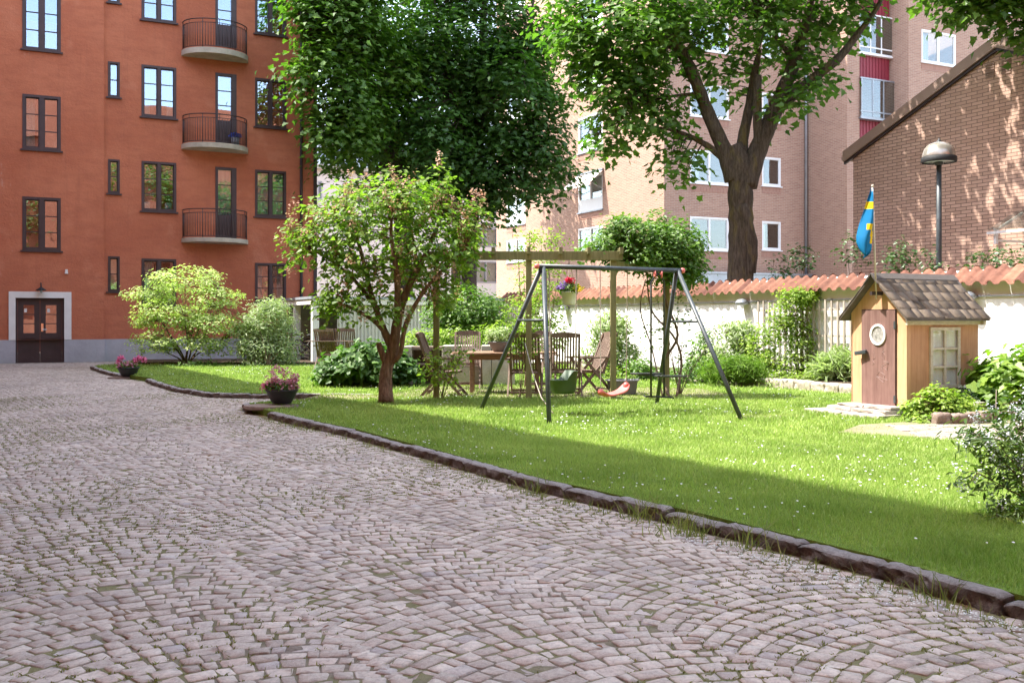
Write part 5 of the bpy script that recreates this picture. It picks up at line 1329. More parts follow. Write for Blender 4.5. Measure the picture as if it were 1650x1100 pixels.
for j in range(len(rows_)-1):
    for i in range(nC):
        y = (rows_[j][0]+rows_[j+1][0])/2; t = (i+.5)/nC; xl = (rows_[j][1]+rows_[j+1][1])/2; xr = (rows_[j][2]+rows_[j+1][2])/2; x = xl+(xr-xl)*t
        dgl = (x-1395)-(y-366)*.42                     # lower diagonal band of the folded cross
        if y < 326: m_ = 0
        elif y < 338 and True: m_ = 1
        elif y > 358 and -.5 < dgl+0 < 9.5 and y < 403: m_ = 1
        else: m_ = 0
        Fq.append([j*(nC+1)+i, (j+1)*(nC+1)+i, (j+1)*(nC+1)+i+1, j*(nC+1)+i+1]); mi.append(m_)
fb.v = V; fb.f = Fq; fb.mi = mi
fo = fb.build('flag_cloth', None, fp, smooth=True, mats=[M['flagblue'], M['flagyellow']])
sm = fo.modifiers.new('thickness', 'SOLIDIFY'); sm.thickness = .002
# steps, planter, plants by the house
def slabs(name, label, cat, rects, mat, grp=None):
    t = thing(name, label, cat, rects[0][0] if False else (rects[0][0].x, rects[0][0].y, LZ), 0, grp)
    for (p, q, w, h, z) in rects:
        b = MB(); d = (q-p); L = d.length; n1 = max(2, int(L/.09)); dn = Vector((-d.y, d.x, 0)).normalized()
        V = []
        for i in range(n1+1):
            for (yy, zz) in ((-.5, 0), (.5, 0), (.5, 1), (.48, 1), (-.46, 1), (-.5, .8)):
                V.append(p+d*(i/n1)+dn*(yy*w+random.uniform(-.012, .012))+Vector((0, 0, z+zz*h+random.uniform(-.004, .004))))
        k = 6; b.add(V, [(i*k+j, (i+1)*k+j, (i+1)*k+(j+1) % k, i*k+(j+1) % k) for i in range(n1) for j in range(k)]+[tuple(range(k)), tuple(n1*k+j for j in range(k))[::-1]])
        b.build('slab', mat, t)
    return t
def pf(a, d, z=0): v = FPf.pt(a, d, z); return v
slabs('stone_steps', 'low stacked slate steps in front of the play house door', 'steps',
      [(pf(-.25, -.42, 0), pf(.45, -.45, 0), .42, .045, LZ), (pf(.47, -.45, 0), pf(1.1, -.42, 0), .42, .045, LZ),
       (pf(-.08, -.2, 0), pf(.38, -.22, 0), .36, .045, LZ+.05), (pf(.40, -.24, 0), pf(1.0, -.22, 0), .38, .042, LZ+.05), (pf(.02, -.13, 0), pf(.5, -.14, 0), .30, .03, LZ+.1), (pf(.52, -.14, 0), pf(.98, -.14, 0), .30, .032, LZ+.1)], M['slab'])
p = FPs.pt(.72, -.55, 0); pl = thing('planter_box', 'pale concrete planter box with white flowers under the play house window', 'planter', (p.x, p.y, LZ))
b = MB(FPs.M); b.box((.62, -.62, LZ-.02), (1.5, -.56, .32)); b.box((.62, -.56, LZ-.02), (.68, -.06, .32)); b.box((1.44, -.56, LZ-.02), (1.5, -.06, .32)); b.box((.62, -.06, LZ-.02), (1.5, -.02, .32)); b.build('box', M['block'], pl, bevel=.008)
b = MB(FPs.M); b.box((.68, -.56, LZ), (1.44, -.06, .29)); b.build('earth', M['soil'], pl)
kerb('mound_edging', [tuple(FPs.pt(-.42, -.80, 0).xy), tuple(FPs.pt(.2, -.98, 0).xy), tuple(FPs.pt(.62, -.92, 0).xy)], .12, .24, M['slabdark'], .15, .26, .06, rough=.012)
b = MB(); c = FPs.pt(.42, -1.02, 0); b.tube([(c.x, c.y, LZ), (c.x+.01, c.y, LZ+.42)], .006, 5); tag(b.build('garden_stake', M['greywood']), 'thin upright garden stake in front of the green mound', 'stake')

# ================================================================== TABLE AND CHAIRS
tc = Vector((W(813, 0, 17.9).x, 17.9, LZ-.01))
tb_ = thing('garden_table', 'oval teak garden table under the pergola', 'table', tc)
b = MB(); b.lathe([(0, .70), (.97, .70), (1.0, .705), (1.0, .728), (.98, .735), (0, .735)], tc, 48, .95, .5); b.build('tabletop', M['tabletop'], tb_)
b = MB()
for s_ in (-1, 1): b.box((tc.x-.62, tc.y+s_*.30-.012, tc.z+.60), (tc.x+.62, tc.y+s_*.30+.012, tc.z+.70)); b.box((tc.x+s_*.62-.012, tc.y-.288, tc.z+.60), (tc.x+s_*.62+.012, tc.y+.288, tc.z+.70))
b.build('apron', M['tabletop'], tb_)
for sx in (-.58, .58):
    for sy in (-.26, .26): b = MB(); b.bar((tc.x+sx, tc.y+sy, tc.z), (tc.x+sx, tc.y+sy, tc.z+.7), .065, .065, (0, 1, 0)); b.build('leg', M['tabletop'], tb_, bevel=.006)
def make_chair():
    t = thing('recliner_chair', 'x', 'chair', (0, 0, 0), 0, 'teak recliner chairs around the garden table')
    w = .235; p0, p1 = Vector((0, .17, .40)), Vector((0, .43, 1.07)); bk = p1-p0
    b = MB()
    for s_ in (-w, w): b.bar(p0+Vector((s_, 0, 0)), p1+Vector((s_, 0, 0)), .035, .045, (0, 1, 0))
    fb_ = MB(); n = 10; top = []
    for i in range(n+1):
        x = -w-.02+(2*w+.04)*i/n; top.append((x, .03*math.cos(x/w*1.4)))
    for i in range(n):
        (xa, ha), (xb, hb) = top[i], top[i+1]; b.add([p1+Vector((xa, -.018, -.06)), p1+Vector((xb, -.018, -.06)), p1+Vector((xb, -.018, hb)), p1+Vector((xa, -.018, ha)),
              p1+Vector((xa, .022, -.06)), p1+Vector((xb, .022, -.06)), p1+Vector((xb, .022, hb)), p1+Vector((xa, .022, ha))], [(0, 1, 2, 3), (7, 6, 5, 4), (3, 2, 6, 7), (0, 4, 5, 1)])
    b.bar(p0+Vector((-w, 0, .06)), p0+Vector((w, 0, .06)), .03, .04)
    for k in range(9): x = -w+.05+(2*w-.1)*k/8; b.bar(p0+Vector((x, .0, .06))+bk*.0, p1+Vector((x, 0, -.04)), .028, .014, (0, 1, 0))
    b.build('backrest', M['teak'], t, False)
    b = MB()
    for s_ in (-w+.0, w): b.bar((s_, -.27, .42), (s_, .2, .385), .03, .045)
    for k in range(7): y = -.25+.44*k/6; b.bar((-w+.015, y, .435-.06*(y+.25)), (w-.015, y, .435-.06*(y+.25)), .052, .016)
    b.build('seat', M['teak'], t, False)
    for s_ in (-1, 1):
        x = s_*(w+.045); b = MB(); b.bar((x, -.30, .645), (x, .33, .655), .05, .024); b.build('armrest', M['teak'], t, False)
        b = MB(); b.bar((s_*(w+.02), -.36, 0), (s_*(w+.02), .24, .64), .026, .045, (0, 1, 0)); b.build('leg', M['teak'], t, False)
        b = MB(); b.bar((s_*(w+.048), .36, 0), (s_*(w+.048), -.22, .64), .026, .045, (0, 1, 0)); b.build('leg', M['teak'], t, False)
    for y in (-.36+.1, .36-.08): b = MB(); b.bar((-w-.02, y, .10 if y < 0 else .09), (w+.02, y, .10 if y < 0 else .09), .03, .03); b.build('stretcher', M['teak'], t, False)
    return t
ch0 = make_chair()
def put(px, Y, deg, label, first=False, group=None, s=1.):
    loc = Vector((W(px, 0, Y).x, Y, LZ-.01))
    if first: ch0.location = loc; ch0.rotation_euler = (0, 0, R(deg)); ch0['label'] = label; o = ch0
    else: o = copy_tree(ch0, None, loc, R(deg), label)
    if group: o['group'] = group
    return o
put(716, 17.1, 83, 'teak recliner seen from the side at the left end of the table', True)
put(752, 19.0, 0, 'teak recliner behind the table with its slatted back to the planter')
put(847, 16.95, 176, 'teak recliner with its back to the viewer behind the second pergola post')
put(910, 17.1, 178, 'teak recliner with its back to the viewer behind the green bucket swing')
put(948, 17.6, -68, 'teak recliner turned sideways at the right end of the table')
put(872, 18.9, 4, 'teak recliner beyond the table, half hidden behind the second pergola post')
put(530, 25.4, 172, 'teak chair on the far lawn nearer the shelter post', group='teak chairs on the far lawn')
put(559, 25.9, 182, 'teak chair on the far lawn nearer the ribbed wall', group='teak chairs on the far lawn')
c = W(538, 0, 25.0); t = thing('side_table', 'narrow slatted table beside the chairs on the far lawn', 'table', (c.x, c.y, LZ))
b = MB()
for k in range(5): b.bar((c.x-.68, c.y-.16+.08*k, .86), (c.x+.68, c.y-.16+.08*k, .86), .06, .022)
b.build('tabletop', M['teak'], t)
for sx in (-.35, .35): b = MB(); b.bar((c.x+sx-.0, c.y-.15, LZ), (c.x+sx, c.y+.15, .85), .05, .05); b.bar((c.x+sx, c.y+.15, LZ), (c.x+sx, c.y-.15, .85), .04, .05); b.build('leg', M['teak'], t)

def bowl(c, r, h, mat, name, label, cat='plant pot', group=None):
    t = thing(name, label, cat, c, 0, group); b = MB()
    b.lathe([(0, 0), (r*.55, 0), (r*.62, .012), (r*.82, h*.45), (r*.96, h*.8), (r*.97, h*.84), (r*1.02, h*.86), (r*1.03, h), (r*.95, h), (r*.9, h*.85), (0, h*.82)], c, 32); b.build('bowl', mat, t, smooth=True)
    b = MB(); b.lathe([(0, h*.9), (r*.9, h*.86)], c, 20); b.build('earth', M['soil'], t); return t
def tuft(t, c, r, h, n, leaf, size, mat, name='foliage', up=.3, shell=.3):
    P, d = in_ell(n, c, (r, r, h), shell); return leafmesh(name, P, size, mat, t, leaf, up, d)
def blossoms(t, c, r, h, heads, per, hs, size, mat, name):
    C, d = in_ell(heads, c, (r, r, h), .75); C[:, 2] = np.maximum(C[:, 2], c[2]-.1*h)
    bi = np.repeat(np.arange(heads), per); o = rng.normal(size=(heads*per, 3))*hs
    return leafmesh(name, C[bi]+o, size, mat, t, 'petal', .25, o/hs*.4, 0)
# pot on the table
c = Vector((W(807, 0, 17.8).x, 17.8, LZ+.725)); t = bowl(c, .22, .19, M['greypot'], 'potted_plant', 'wide grey pot with feathery green plant on the oval table')
tuft(t, (c.x, c.y, c.z+.30), .27, .16, 900, 'lance', .075, M['silver'], up=.25)
# pots along the drive
c0 = G(452, 660, .05); 
b = MB(); b.lathe([(0, .0), (.40, .0), (.42, .02), (.41, .055), (.38, .06), (0, .06)], (c0.x-.10, c0.y-.14, .075), 22, 1., .75); tag(b.build('stone_slab', M['slabdark']), 'flat round stone under the nearer flower bowl', 'stone slab')
c = Vector((c0.x+.02, c0.y, .15)); t = bowl(c, .235, .21, M['blackpot'], 'flower_bowl', 'black bowl of dusty pink flowers on a round stone at the kerb gap', group='flower bowls along the drive')
tuft(t, (c.x, c.y, c.z+.25), .25, .10, 700, 'ovate', .05, M['lush']); blossoms(t, (c.x+.0, c.y, c.z+.36), .24, .20, 70, 9, .018, .03, M['petalmix'], 'flowers'); blossoms(t, (c.x-.19, c.y-.05, c.z+.24), .10, .09, 16, 9, .018, .03, M['petalpink'], 'flowers')
blossoms(t, (c.x+.12, c.y-.1, c.z+.26), .15, .1, 26, 8, .016, .028, M['petalmix'], 'flowers')
c0 = G(207, 609, .02)
b = MB(); b.box((c0.x-.42, c0.y-.2, -.02), (c0.x+.1, c0.y+.2, .05)); tag(b.build('stone_slab', M['slabdark'], bevel=.01), 'dark flat stone under the farther flower bowl', 'stone slab')
c = Vector((c0.x, c0.y, .06)); t = bowl(c, .245, .22, M['blackpot'], 'flower_bowl', 'black bowl with bright pink geranium heads at the far kerb', group='flower bowls along the drive')
tuft(t, (c.x, c.y, c.z+.26), .26, .10, 500, 'ovate', .06, M['lush']); blossoms(t, (c.x, c.y-.05, c.z+.27), .22, .07, 40, 8, .02, .035, M['petalmix'], 'flowers')
for dx, dz in ((-.16, .44), (-.20, .33), (.26, .42), (.36, .40), (.20, .38)): blossoms(t, (c.x+dx, c.y-.05, c.z+dz), .05, .045, 14, 9, .018, .035, M['petalpink'], 'geranium')
# hanging basket
c = Vector((W(917, 0, 16.2).x, 16.2, W(917, 491, 16.2).z)); t = thing('hanging_basket', 'cream hanging pot of red, violet and yellow flowers on the pergola beam', 'hanging pot', c)
b = MB(); b.lathe([(0, 0), (.085, 0), (.095, .02), (.13, .19), (.15, .20), (.145, .215), (.12, .2), (0, .19)], c, 24); b.build('pot', M['creampot'], t, smooth=True)
tuft(t, (c.x, c.y, c.z+.27), .19, .11, 420, 'ovate', .05, M['lush'])
blossoms(t, (c.x+.0, c.y-.05, c.z+.40), .06, .05, 14, 9, .018, .032, M['petalred'], 'flowers'); blossoms(t, (c.x-.11, c.y-.06, c.z+.29), .11, .07, 24, 8, .018, .03, M['petalviolet'], 'flowers'); blossoms(t, (c.x+.14, c.y-.06, c.z+.24), .09, .07, 18, 8, .016, .028, M['petalyellow'], 'flowers')
tp = Vector((c.x, c.y, 2.36)); b = MB()
for k in range(3): a = k*2.09+.4; b.tube([(c.x+.14*math.cos(a), c.y+.14*math.sin(a), c.z+.2), tuple(tp)], .004, 4)
b.build('hanger', M['rope'], t)
# grey tub on the lawn behind the red seat
c = G(1003, 635, LZ); t = thing('plant_tub', 'wide grey plastic tub on the lawn behind the red swing seat', 'tub', c)
b = MB(); b.lathe([(0, 0), (.22, 0), (.235, .02), (.27, .23), (.30, .235), (.30, .26), (.27, .26), (.24, .1), (0, .08)], c, 28, 1., .8); b.build('tub', M['greypot'], t, smooth=True)
# block built barbecue / planter wall behind the chairs
gq = Vector((W(650, 0, 19.9).x, 19.9, LZ)); t = thing('block_planter', 'low concrete block planter with a dark open bay behind the chairs', 'planter', gq)
X = lambda px: W(px, 0, 19.9).x
zt = W(0, 556, 19.9).z
for (xa, xb) in ((650, 664), (712, 734), (734, 762), (775, 792), (792, 830)):
    b = MB(); b.box((X(xa)+.004, 19.85, .05), (X(xb)-.004, 20.45, zt+random.uniform(-.02, .0))); b.build('block', M['block'], t, bevel=.015)
b = MB(); b.box((X(664), 20.3, .05), (X(712), 20.45, zt-.05)); b.box((X(664), 19.9, W(0, 588, 19.9).z), (X(712), 20.3, W(0, 588, 19.9).z+.04)); b.box((X(664), 19.88, zt-.09), (X(712), 20.4, zt-.03)); b.build('shelf', M['slabdark'], t)
b = MB(); b.box((X(762), 19.9, .05), (X(775), 20.4, zt-.1)); b.build('panel', M['slabdark'], t)

# ================================================================== PLANTS
def B(px, py, Y, rx, ry, rz, n): c = W(px, py, Y); s = Y/F; return ((c.x, c.y, c.z), (rx*s, ry, rz*s), n)
def Tp(px, py, Y, r): return (W(px, py, Y), r)
# lilac tree
LY = 15.7
plant('lilac_tree', 'small lilac tree with flaky leaning trunk and faded pinkish flower heads', 'tree', G(621, 649, LZ),
  [B(600, 380, LY, 100, 1.0, 70, 105), B(535, 370, LY, 66, .7, 56, 60), B(690, 390, LY, 80, .9, 70, 85), B(745, 395, LY, 40, .6, 55, 30), B(640, 335, LY-.2, 95, .8, 42, 60),
   B(560, 450, LY, 56, .6, 44, 36), B(650, 450, LY+.2, 76, .7, 40, 34), B(725, 465, LY+.2, 40, .6, 40, 18), B(545, 500, LY-.3, 32, .4, 24, 22), B(618, 505, LY-.4, 34, .4, 22, 12), B(482, 400, LY, 26, .4, 38, 15), B(708, 292, LY, 20, .3, 30, 8), B(640, 295, LY, 16, .3, 26, 6), B(545, 315, LY, 22, .3, 26, 7), B(592, 305, LY, 20, .3, 22, 6), B(760, 345, LY, 22, .3, 26, 8), B(665, 315, LY, 70, .5, 24, 22)],
  'heart', .09, M['lilacleaf'], 12, .125, up=.5, twig=.006, shell=.35, barkmat=M['barkred'],
  trunks=[[(G(622, 649, LZ), .125), Tp(622, 600, LY, .098), Tp(634, 560, LY, .092), Tp(640, 520, LY, .075), Tp(655, 470, LY, .055), Tp(690, 400, LY, .035), Tp(715, 340, LY, .015)],
          [Tp(632, 560, LY, .07), Tp(622, 540, LY, .06), Tp(600, 480, LY, .04), Tp(580, 400, LY+.3, .028), Tp(560, 340, LY+.3, .012)],
          [Tp(640, 530, LY, .055), Tp(640, 450, LY-.3, .05), Tp(630, 370, LY-.3, .025), Tp(640, 300, LY-.2, .01)],
          [Tp(630, 585, LY, .05), Tp(645, 570, LY-.1, .035), Tp(655, 520, LY-.2, .04), Tp(690, 460, LY-.3, .03), Tp(750, 400, LY, .014)],
          [Tp(625, 592, LY, .06), Tp(613, 563, LY-.05, .05), Tp(610, 552, LY-.05, .04)],
          [Tp(628, 545, LY, .05), Tp(600, 515, LY-.1, .035), Tp(550, 490, LY-.2, .02), Tp(525, 495, LY-.2, .01)],
          [Tp(610, 500, LY, .04), Tp(560, 440, LY+.1, .025), Tp(500, 400, LY, .012)], [Tp(650, 480, LY, .05), Tp(670, 420, LY+.5, .03), Tp(660, 360, LY+.7, .012)]],
  blooms=[('flower_heads', M['bloom'], 150, .032, (.038, .038, .075), 34)])
# far maples
MY, MZ = 38.5, 38.0
plant('maple_tree', 'large dark maple whose crown fills the middle, trunk nearer the white wall', 'tree', (W(757, 0, MY).x, MY, 0),
  [B(760, 60, MY, 120, 3.2, 110, 170), B(690, 170, MY, 115, 3.0, 105, 150), B(820, 170, MY, 80, 2.6, 110, 140), B(795, 270, MY, 90, 2.4, 65, 110), B(868, 240, MY, 40, 1.5, 50, 36), B(720, 270, MY+1, 85, 2.4, 55, 66),
   B(845, 90, MY, 45, 2., 70, 50), B(740, -70, MY, 150, 4, 90, 130), B(770, 335, MY, 45, 1.0, 24, 14), B(690, 210, MY-3, 60, .5, 70, 24), B(905, 280, MY-1, 20, .5, 12, 6), B(885, 175, MY-1, 20, .6, 26, 8), B(870, 310, MY-1, 28, .6, 12, 7), B(878, 60, MY-1, 18, .6, 30, 7), B(700, 60, MY-3, 50, .8, 40, 14), B(820, 120, MY-3, 40, .6, 50, 12)],
  'maple', .20, M['mapleA'], 34, .46, up=.62, twig=.02, shell=.3, barkmat=M['barkd'], group='maples behind the garden',
  trunks=[[((W(757, 0, MY).x, MY, 0), .34), Tp(756, 420, MY, .30), Tp(765, 300, MY, .25), Tp(775, 150, MY, .2), Tp(780, 0, MY, .1)],
          [Tp(757, 380, MY, .2), Tp(700, 300, MY, .16), Tp(690, 200, MY, .12), Tp(680, 80, MY, .06)], [Tp(765, 320, MY, .15), Tp(830, 230, MY, .1), Tp(880, 150, MY, .05)], [Tp(765, 260, MY, .14), Tp(720, 130, MY-1, .09), Tp(700, 0, MY-1.5, .04)], [Tp(770, 200, MY, .12), Tp(840, 90, MY-1, .07), Tp(860, 0, MY-1, .04)]])
plant('maple_tree', 'large maple beside the orange house with sunlit left side, pale trunk in the gap', 'tree', (W(648, 0, MZ).x, MZ, 0),
  [B(610, 90, MZ, 85, 3.0, 100, 130), B(575, 50, MZ-3.4, 58, 1.8, 80, 90), B(560, 165, MZ-3.6, 42, 1.6, 66, 70), B(566, 235, MZ-3, 42, 1.4, 36, 40), B(630, 225, MZ, 75, 2.4, 52, 60), B(565, -50, MZ-3.5, 80, 2.4, 70, 90), B(510, 30, MZ-4.6, 24, 1.0, 44, 24), B(480, 110, MZ-4.8, 7, .3, 26, 6), B(495, 150, MZ-4.8, 12, .4, 20, 6), B(520, 90, MZ-4.8, 18, .7, 30, 16), B(522, 215, MZ-4.5, 18, .5, 22, 9), B(540, 275, MZ-2, 18, .5, 12, 5), B(620, 300, MZ+1, 50, 1.6, 22, 12), B(486, 5, MZ-4.8, 16, .6, 18, 9), B(610, 175, MZ-3.2, 26, .4, 16, 7), B(640, 120, MZ-3, 30, .5, 40, 9)],
  'maple', .20, M['mapleB'], 32, .42, up=.62, twig=.018, shell=.3, barkmat=M['barkd'], group='maples behind the garden',
  trunks=[[((W(655, 0, MZ).x, MZ, 0), .36), Tp(646, 330, MZ, .30), Tp(634, 250, MZ, .25), Tp(612, 120, MZ, .17), Tp(600, 0, MZ, .09)],
          [Tp(632, 240, MZ, .17), Tp(590, 120, MZ-1, .12), Tp(555, 40, MZ-1.5, .07)], [Tp(640, 290, MZ, .12), Tp(580, 220, MZ-1, .08), Tp(530, 180, MZ-2, .035)], [Tp(625, 200, MZ, .13), Tp(680, 100, MZ, .07)], [Tp(590, 120, MZ-1, .06), Tp(530, 90, MZ-3.5, .04), Tp(490, 60, MZ-4.5, .02)]])
plant('maple_tree', 'farthest maple, hidden behind the dark crown and shading the brick block', 'tree', (W(735, 0, 51).x, 51, 0),
  [B(735, 200, 51, 70, 2, 70, 60), B(760, 120, 51, 70, 2, 60, 50), B(690, 280, 51, 60, 1.5, 60, 40)], 'maple', .24, M['mapleA'], 22, .5, up=.62, twig=.02, trunks=[[((W(735, 0, 51).x, 51, 0), .3), Tp(735, 300, 51, .2), Tp(740, 150, 51, .1)]], barkmat=M['barkd'], group='maples behind the garden')
# near maple
NY = 25.
plant('maple_tree', 'forked maple with mossy trunk rising behind the tiled wall', 'tree', (W(1193, 0, NY).x, NY, 0),
  [B(1000, 60, NY, 105, 2.2, 85, 80), B(930, 30, NY, 55, 1.6, 70, 30), B(1070, 50, NY, 85, 2.0, 80, 50), B(1005, 165, NY, 70, 1.4, 60, 40), B(1070, 185, NY, 40, 1.0, 36, 13), B(1095, 265, NY, 30, .7, 35, 11), B(990, 225, NY, 30, .8, 24, 9), B(950, 110, NY, 30, .8, 40, 10),
   B(1180, 20, NY, 90, 2., 60, 32), B(1160, 110, NY, 35, .8, 40, 6), B(1265, 50, NY, 75, 1.4, 65, 30), B(1350, 15, NY, 60, 1.2, 42, 24), B(1275, 165, NY-.6, 50, .4, 28, 9), B(1310, 120, NY-.4, 36, .5, 36, 7), B(1150, -60, NY, 190, 3.2, 80, 30), B(1330, -70, NY, 120, 3, 80, 56), B(1060, -70, NY, 160, 3, 80, 34),
   B(1185, 110, NY+.3, 35, .6, 50, 8), B(1290, -125, 22.6, 150, 1.1, 85, 34), B(1420, -150, 22.0, 110, 1., 90, 30), B(1380, -170, NY, 170, 3.4, 120, 84), B(1200, -190, NY, 220, 4, 110, 14)],
  'maple', .185, M['mapleB'], 22, .34, up=.6, twig=.012, shell=.25, barkmat=M['bark'],
  trunks=[[((W(1193, 0, NY).x, NY, 0), .44), Tp(1193, 440, NY, .32), Tp(1194, 380, NY, .31), Tp(1193, 310, NY, .31), Tp(1190, 262, NY, .30), Tp(1180, 235, NY, .24)],
          [Tp(1183, 290, NY, .25), Tp(1166, 240, NY, .2), Tp(1140, 180, NY, .165), Tp(1112, 110, NY, .15), Tp(1080, 55, NY, .12), Tp(1055, 10, NY, .08), Tp(1020, -60, NY, .04)],
          [Tp(1203, 300, NY, .27), Tp(1222, 240, NY, .235), Tp(1252, 170, NY, .2), Tp(1282, 95, NY, .15), Tp(1300, 30, NY, .10), Tp(1318, -60, NY, .07), Tp(1330, -160, NY, .04)],
          [Tp(1200, 290, NY, .18), Tp(1196, 235, NY+.2, .15), Tp(1206, 180, NY+.2, .12), Tp(1216, 120, NY+.1, .10), Tp(1224, 80, NY, .05)],
          [Tp(1222, 235, NY-.1, .12), Tp(1220, 170, NY-.2, .11), Tp(1221, 122, NY-.2, .10)],
          [Tp(1252, 178, NY, .13), Tp(1300, 135, NY-.3, .125), Tp(1350, 95, NY-.5, .11), Tp(1382, 55, NY-.6, .08), Tp(1420, 0, NY-.8, .05), Tp(1440, -80, NY-.8, .03)],
          [Tp(1170, 260, NY, .10), Tp(1140, 235, NY, .08), Tp(1100, 215, NY, .05), Tp(1060, 205, NY, .02)],
          [Tp(1280, 100, NY, .08), Tp(1250, 60, NY, .05), Tp(1220, 30, NY, .02)], [Tp(1090, 80, NY, .07), Tp(1030, 60, NY, .04), Tp(960, 60, NY, .015)], [Tp(1130, 150, NY, .05), Tp(1060, 160, NY, .03), Tp(1000, 190, NY, .012)],
          [Tp(1193, 330, NY-.2, .16), Tp(1208, 390, NY-.16, .20), Tp(1207, 440, NY-.14, .17)]])
nm_ = [o for o in sc.objects if o.name == 'maple_tree.003'][0]
for loc, rz, lab in (((13.5, .5, 0), 200, 'maple beside the viewer mirrored in the orange house windows'), ((7.5, -9, 0), 80, 'maple behind the viewer mirrored in the orange house windows'), ((20, -4, 0), 20, 'farther maple behind the viewer mirrored in the windows')):
    copy_tree(nm_, None, loc, R(rz), lab)
# tree beyond the right edge whose branches hang into the corner
RY = 19.
plant('maple_tree', 'leafy maple branches hanging into the top right corner', 'tree', (W(1860, 0, RY).x, RY, 0),
  [B(1600, 12, RY, 55, .8, 26, 22), B(1640, 55, RY, 24, .5, 14, 11), B(1550, 10, RY, 34, .5, 14, 10), B(1600, -60, RY, 150, 2.0, 55, 90), B(1800, 0, RY, 120, 2.0, 150, 130), B(1700, -170, RY, 210, 2.6, 100, 160), B(1560, -140, RY, 120, 2., 70, 70), B(1880, 150, RY, 130, 1.6, 110, 70)],
  'maple', .15, M['mapleB'], 22, .28, up=.6, twig=.01, shell=.25, barkmat=M['bark'],
  trunks=[[((W(1860, 0, RY).x, RY, 0), .22), Tp(1850, 300, RY, .2), Tp(1840, 100, RY, .15), Tp(1800, -50, RY, .1), Tp(1780, -200, RY, .05)], [Tp(1840, 130, RY, .1), Tp(1760, 30, RY, .07), Tp(1680, -10, RY, .04), Tp(1600, 10, RY, .015)], [Tp(1800, -20, RY, .08), Tp(1650, -100, RY, .05), Tp(1550, -130, RY, .02)]])
# shrubs by the orange house
SY = 28.6
plant('variegated_dogwood', 'broad pale variegated shrub in layers before the orange house', 'shrub', G(300, 586, LZ),
  [B(300, 450, SY, 72, 1.0, 22, 70), B(245, 475, SY, 42, .7, 16, 34), B(350, 478, SY, 48, .8, 18, 45), B(290, 505, SY, 85, 1.2, 22, 95), B(240, 520, SY, 35, .6, 14, 24), B(340, 520, SY, 62, 1.1, 20, 60), B(275, 548, SY, 72, 1.1, 16, 55), B(340, 555, SY, 55, .9, 18, 38), B(250, 565, SY, 30, .7, 8, 14), B(395, 525, SY+.2, 22, .5, 22, 22)],
  'ovate', .085, M['variegated'], 22, .13, up=.72, flat=.5, twig=.006, shell=.2, stems=9, sr=.03, group='pale shrubs before the orange house')
plant('willow_shrub', 'rounded grey green shrub between the layered shrub and the shelter', 'shrub', G(432, 590, LZ),
  [B(432, 520, SY, 40, .8, 32, 90), B(425, 560, SY, 44, .9, 26, 90), B(455, 550, SY, 30, .7, 32, 55), B(402, 540, SY, 24, .6, 30, 40), B(440, 497, SY, 26, .5, 14, 25), B(432, 580, SY, 48, .9, 14, 40)],
  'lance', .11, M['silver'], 30, .13, up=.4, twig=.004, shell=.3, stems=9, sr=.018)
plant('ground_ivy', 'low green ground cover under the pale layered shrub', 'ground cover', G(330, 592, LZ),
  [B(300, 590, 28.3, 60, .7, 5, 50), B(390, 590, 28.6, 40, .6, 6, 35), B(470, 592, 28.6, 30, .3, 3, 8)], 'ovate', .07, M['lush'], 26, .10, up=.6, stems=3, sr=.008)['kind'] = 'stuff'
HYY = 19.6
plant('hydrangea_bush', 'low dark green bush of broad leaves left of the lilac trunk', 'shrub', (W(592, 0, HYY).x, HYY, LZ),
  [B(570, 592, HYY, 42, .6, 26, 60), B(540, 600, HYY, 24, .5, 18, 26), B(615, 590, HYY, 36, .6, 28, 50), B(648, 600, HYY, 18, .4, 20, 18), B(590, 575, HYY, 50, .5, 18, 40)],
  'lobed', .115, M['hydra'], 24, .10, up=.5, twig=.005, stems=8, sr=.015, droop=.3)
plant('round_shrub', 'rounded mid green shrub behind the table, left of the tiled wall', 'shrub', (W(750, 0, 25.5).x, 25.5, LZ),
  [B(750, 500, 25.5, 52, .9, 38, 110), B(715, 510, 25.5, 32, .7, 32, 50), B(785, 510, 25.5, 30, .7, 34, 50), B(750, 540, 25.5, 56, .9, 24, 50)], 'ovate', .10, M['lush'], 22, .15, up=.45, stems=7, sr=.03)
plant('hedge_plants', 'yellow green leafy perennials growing above the block planter', 'plant', (W(740, 0, 21).x, 21, LZ),
  [B(690, 545, 21, 40, .4, 14, 40), B(745, 545, 21, 40, .4, 14, 40), B(800, 540, 21, 34, .4, 16, 34), B(830, 560, 21, 20, .3, 22, 20), B(665, 560, 21, 20, .3, 14, 14)], 'ovate', .075, M['yellowgreen'], 16, .10, up=.5, stems=8, sr=.008)
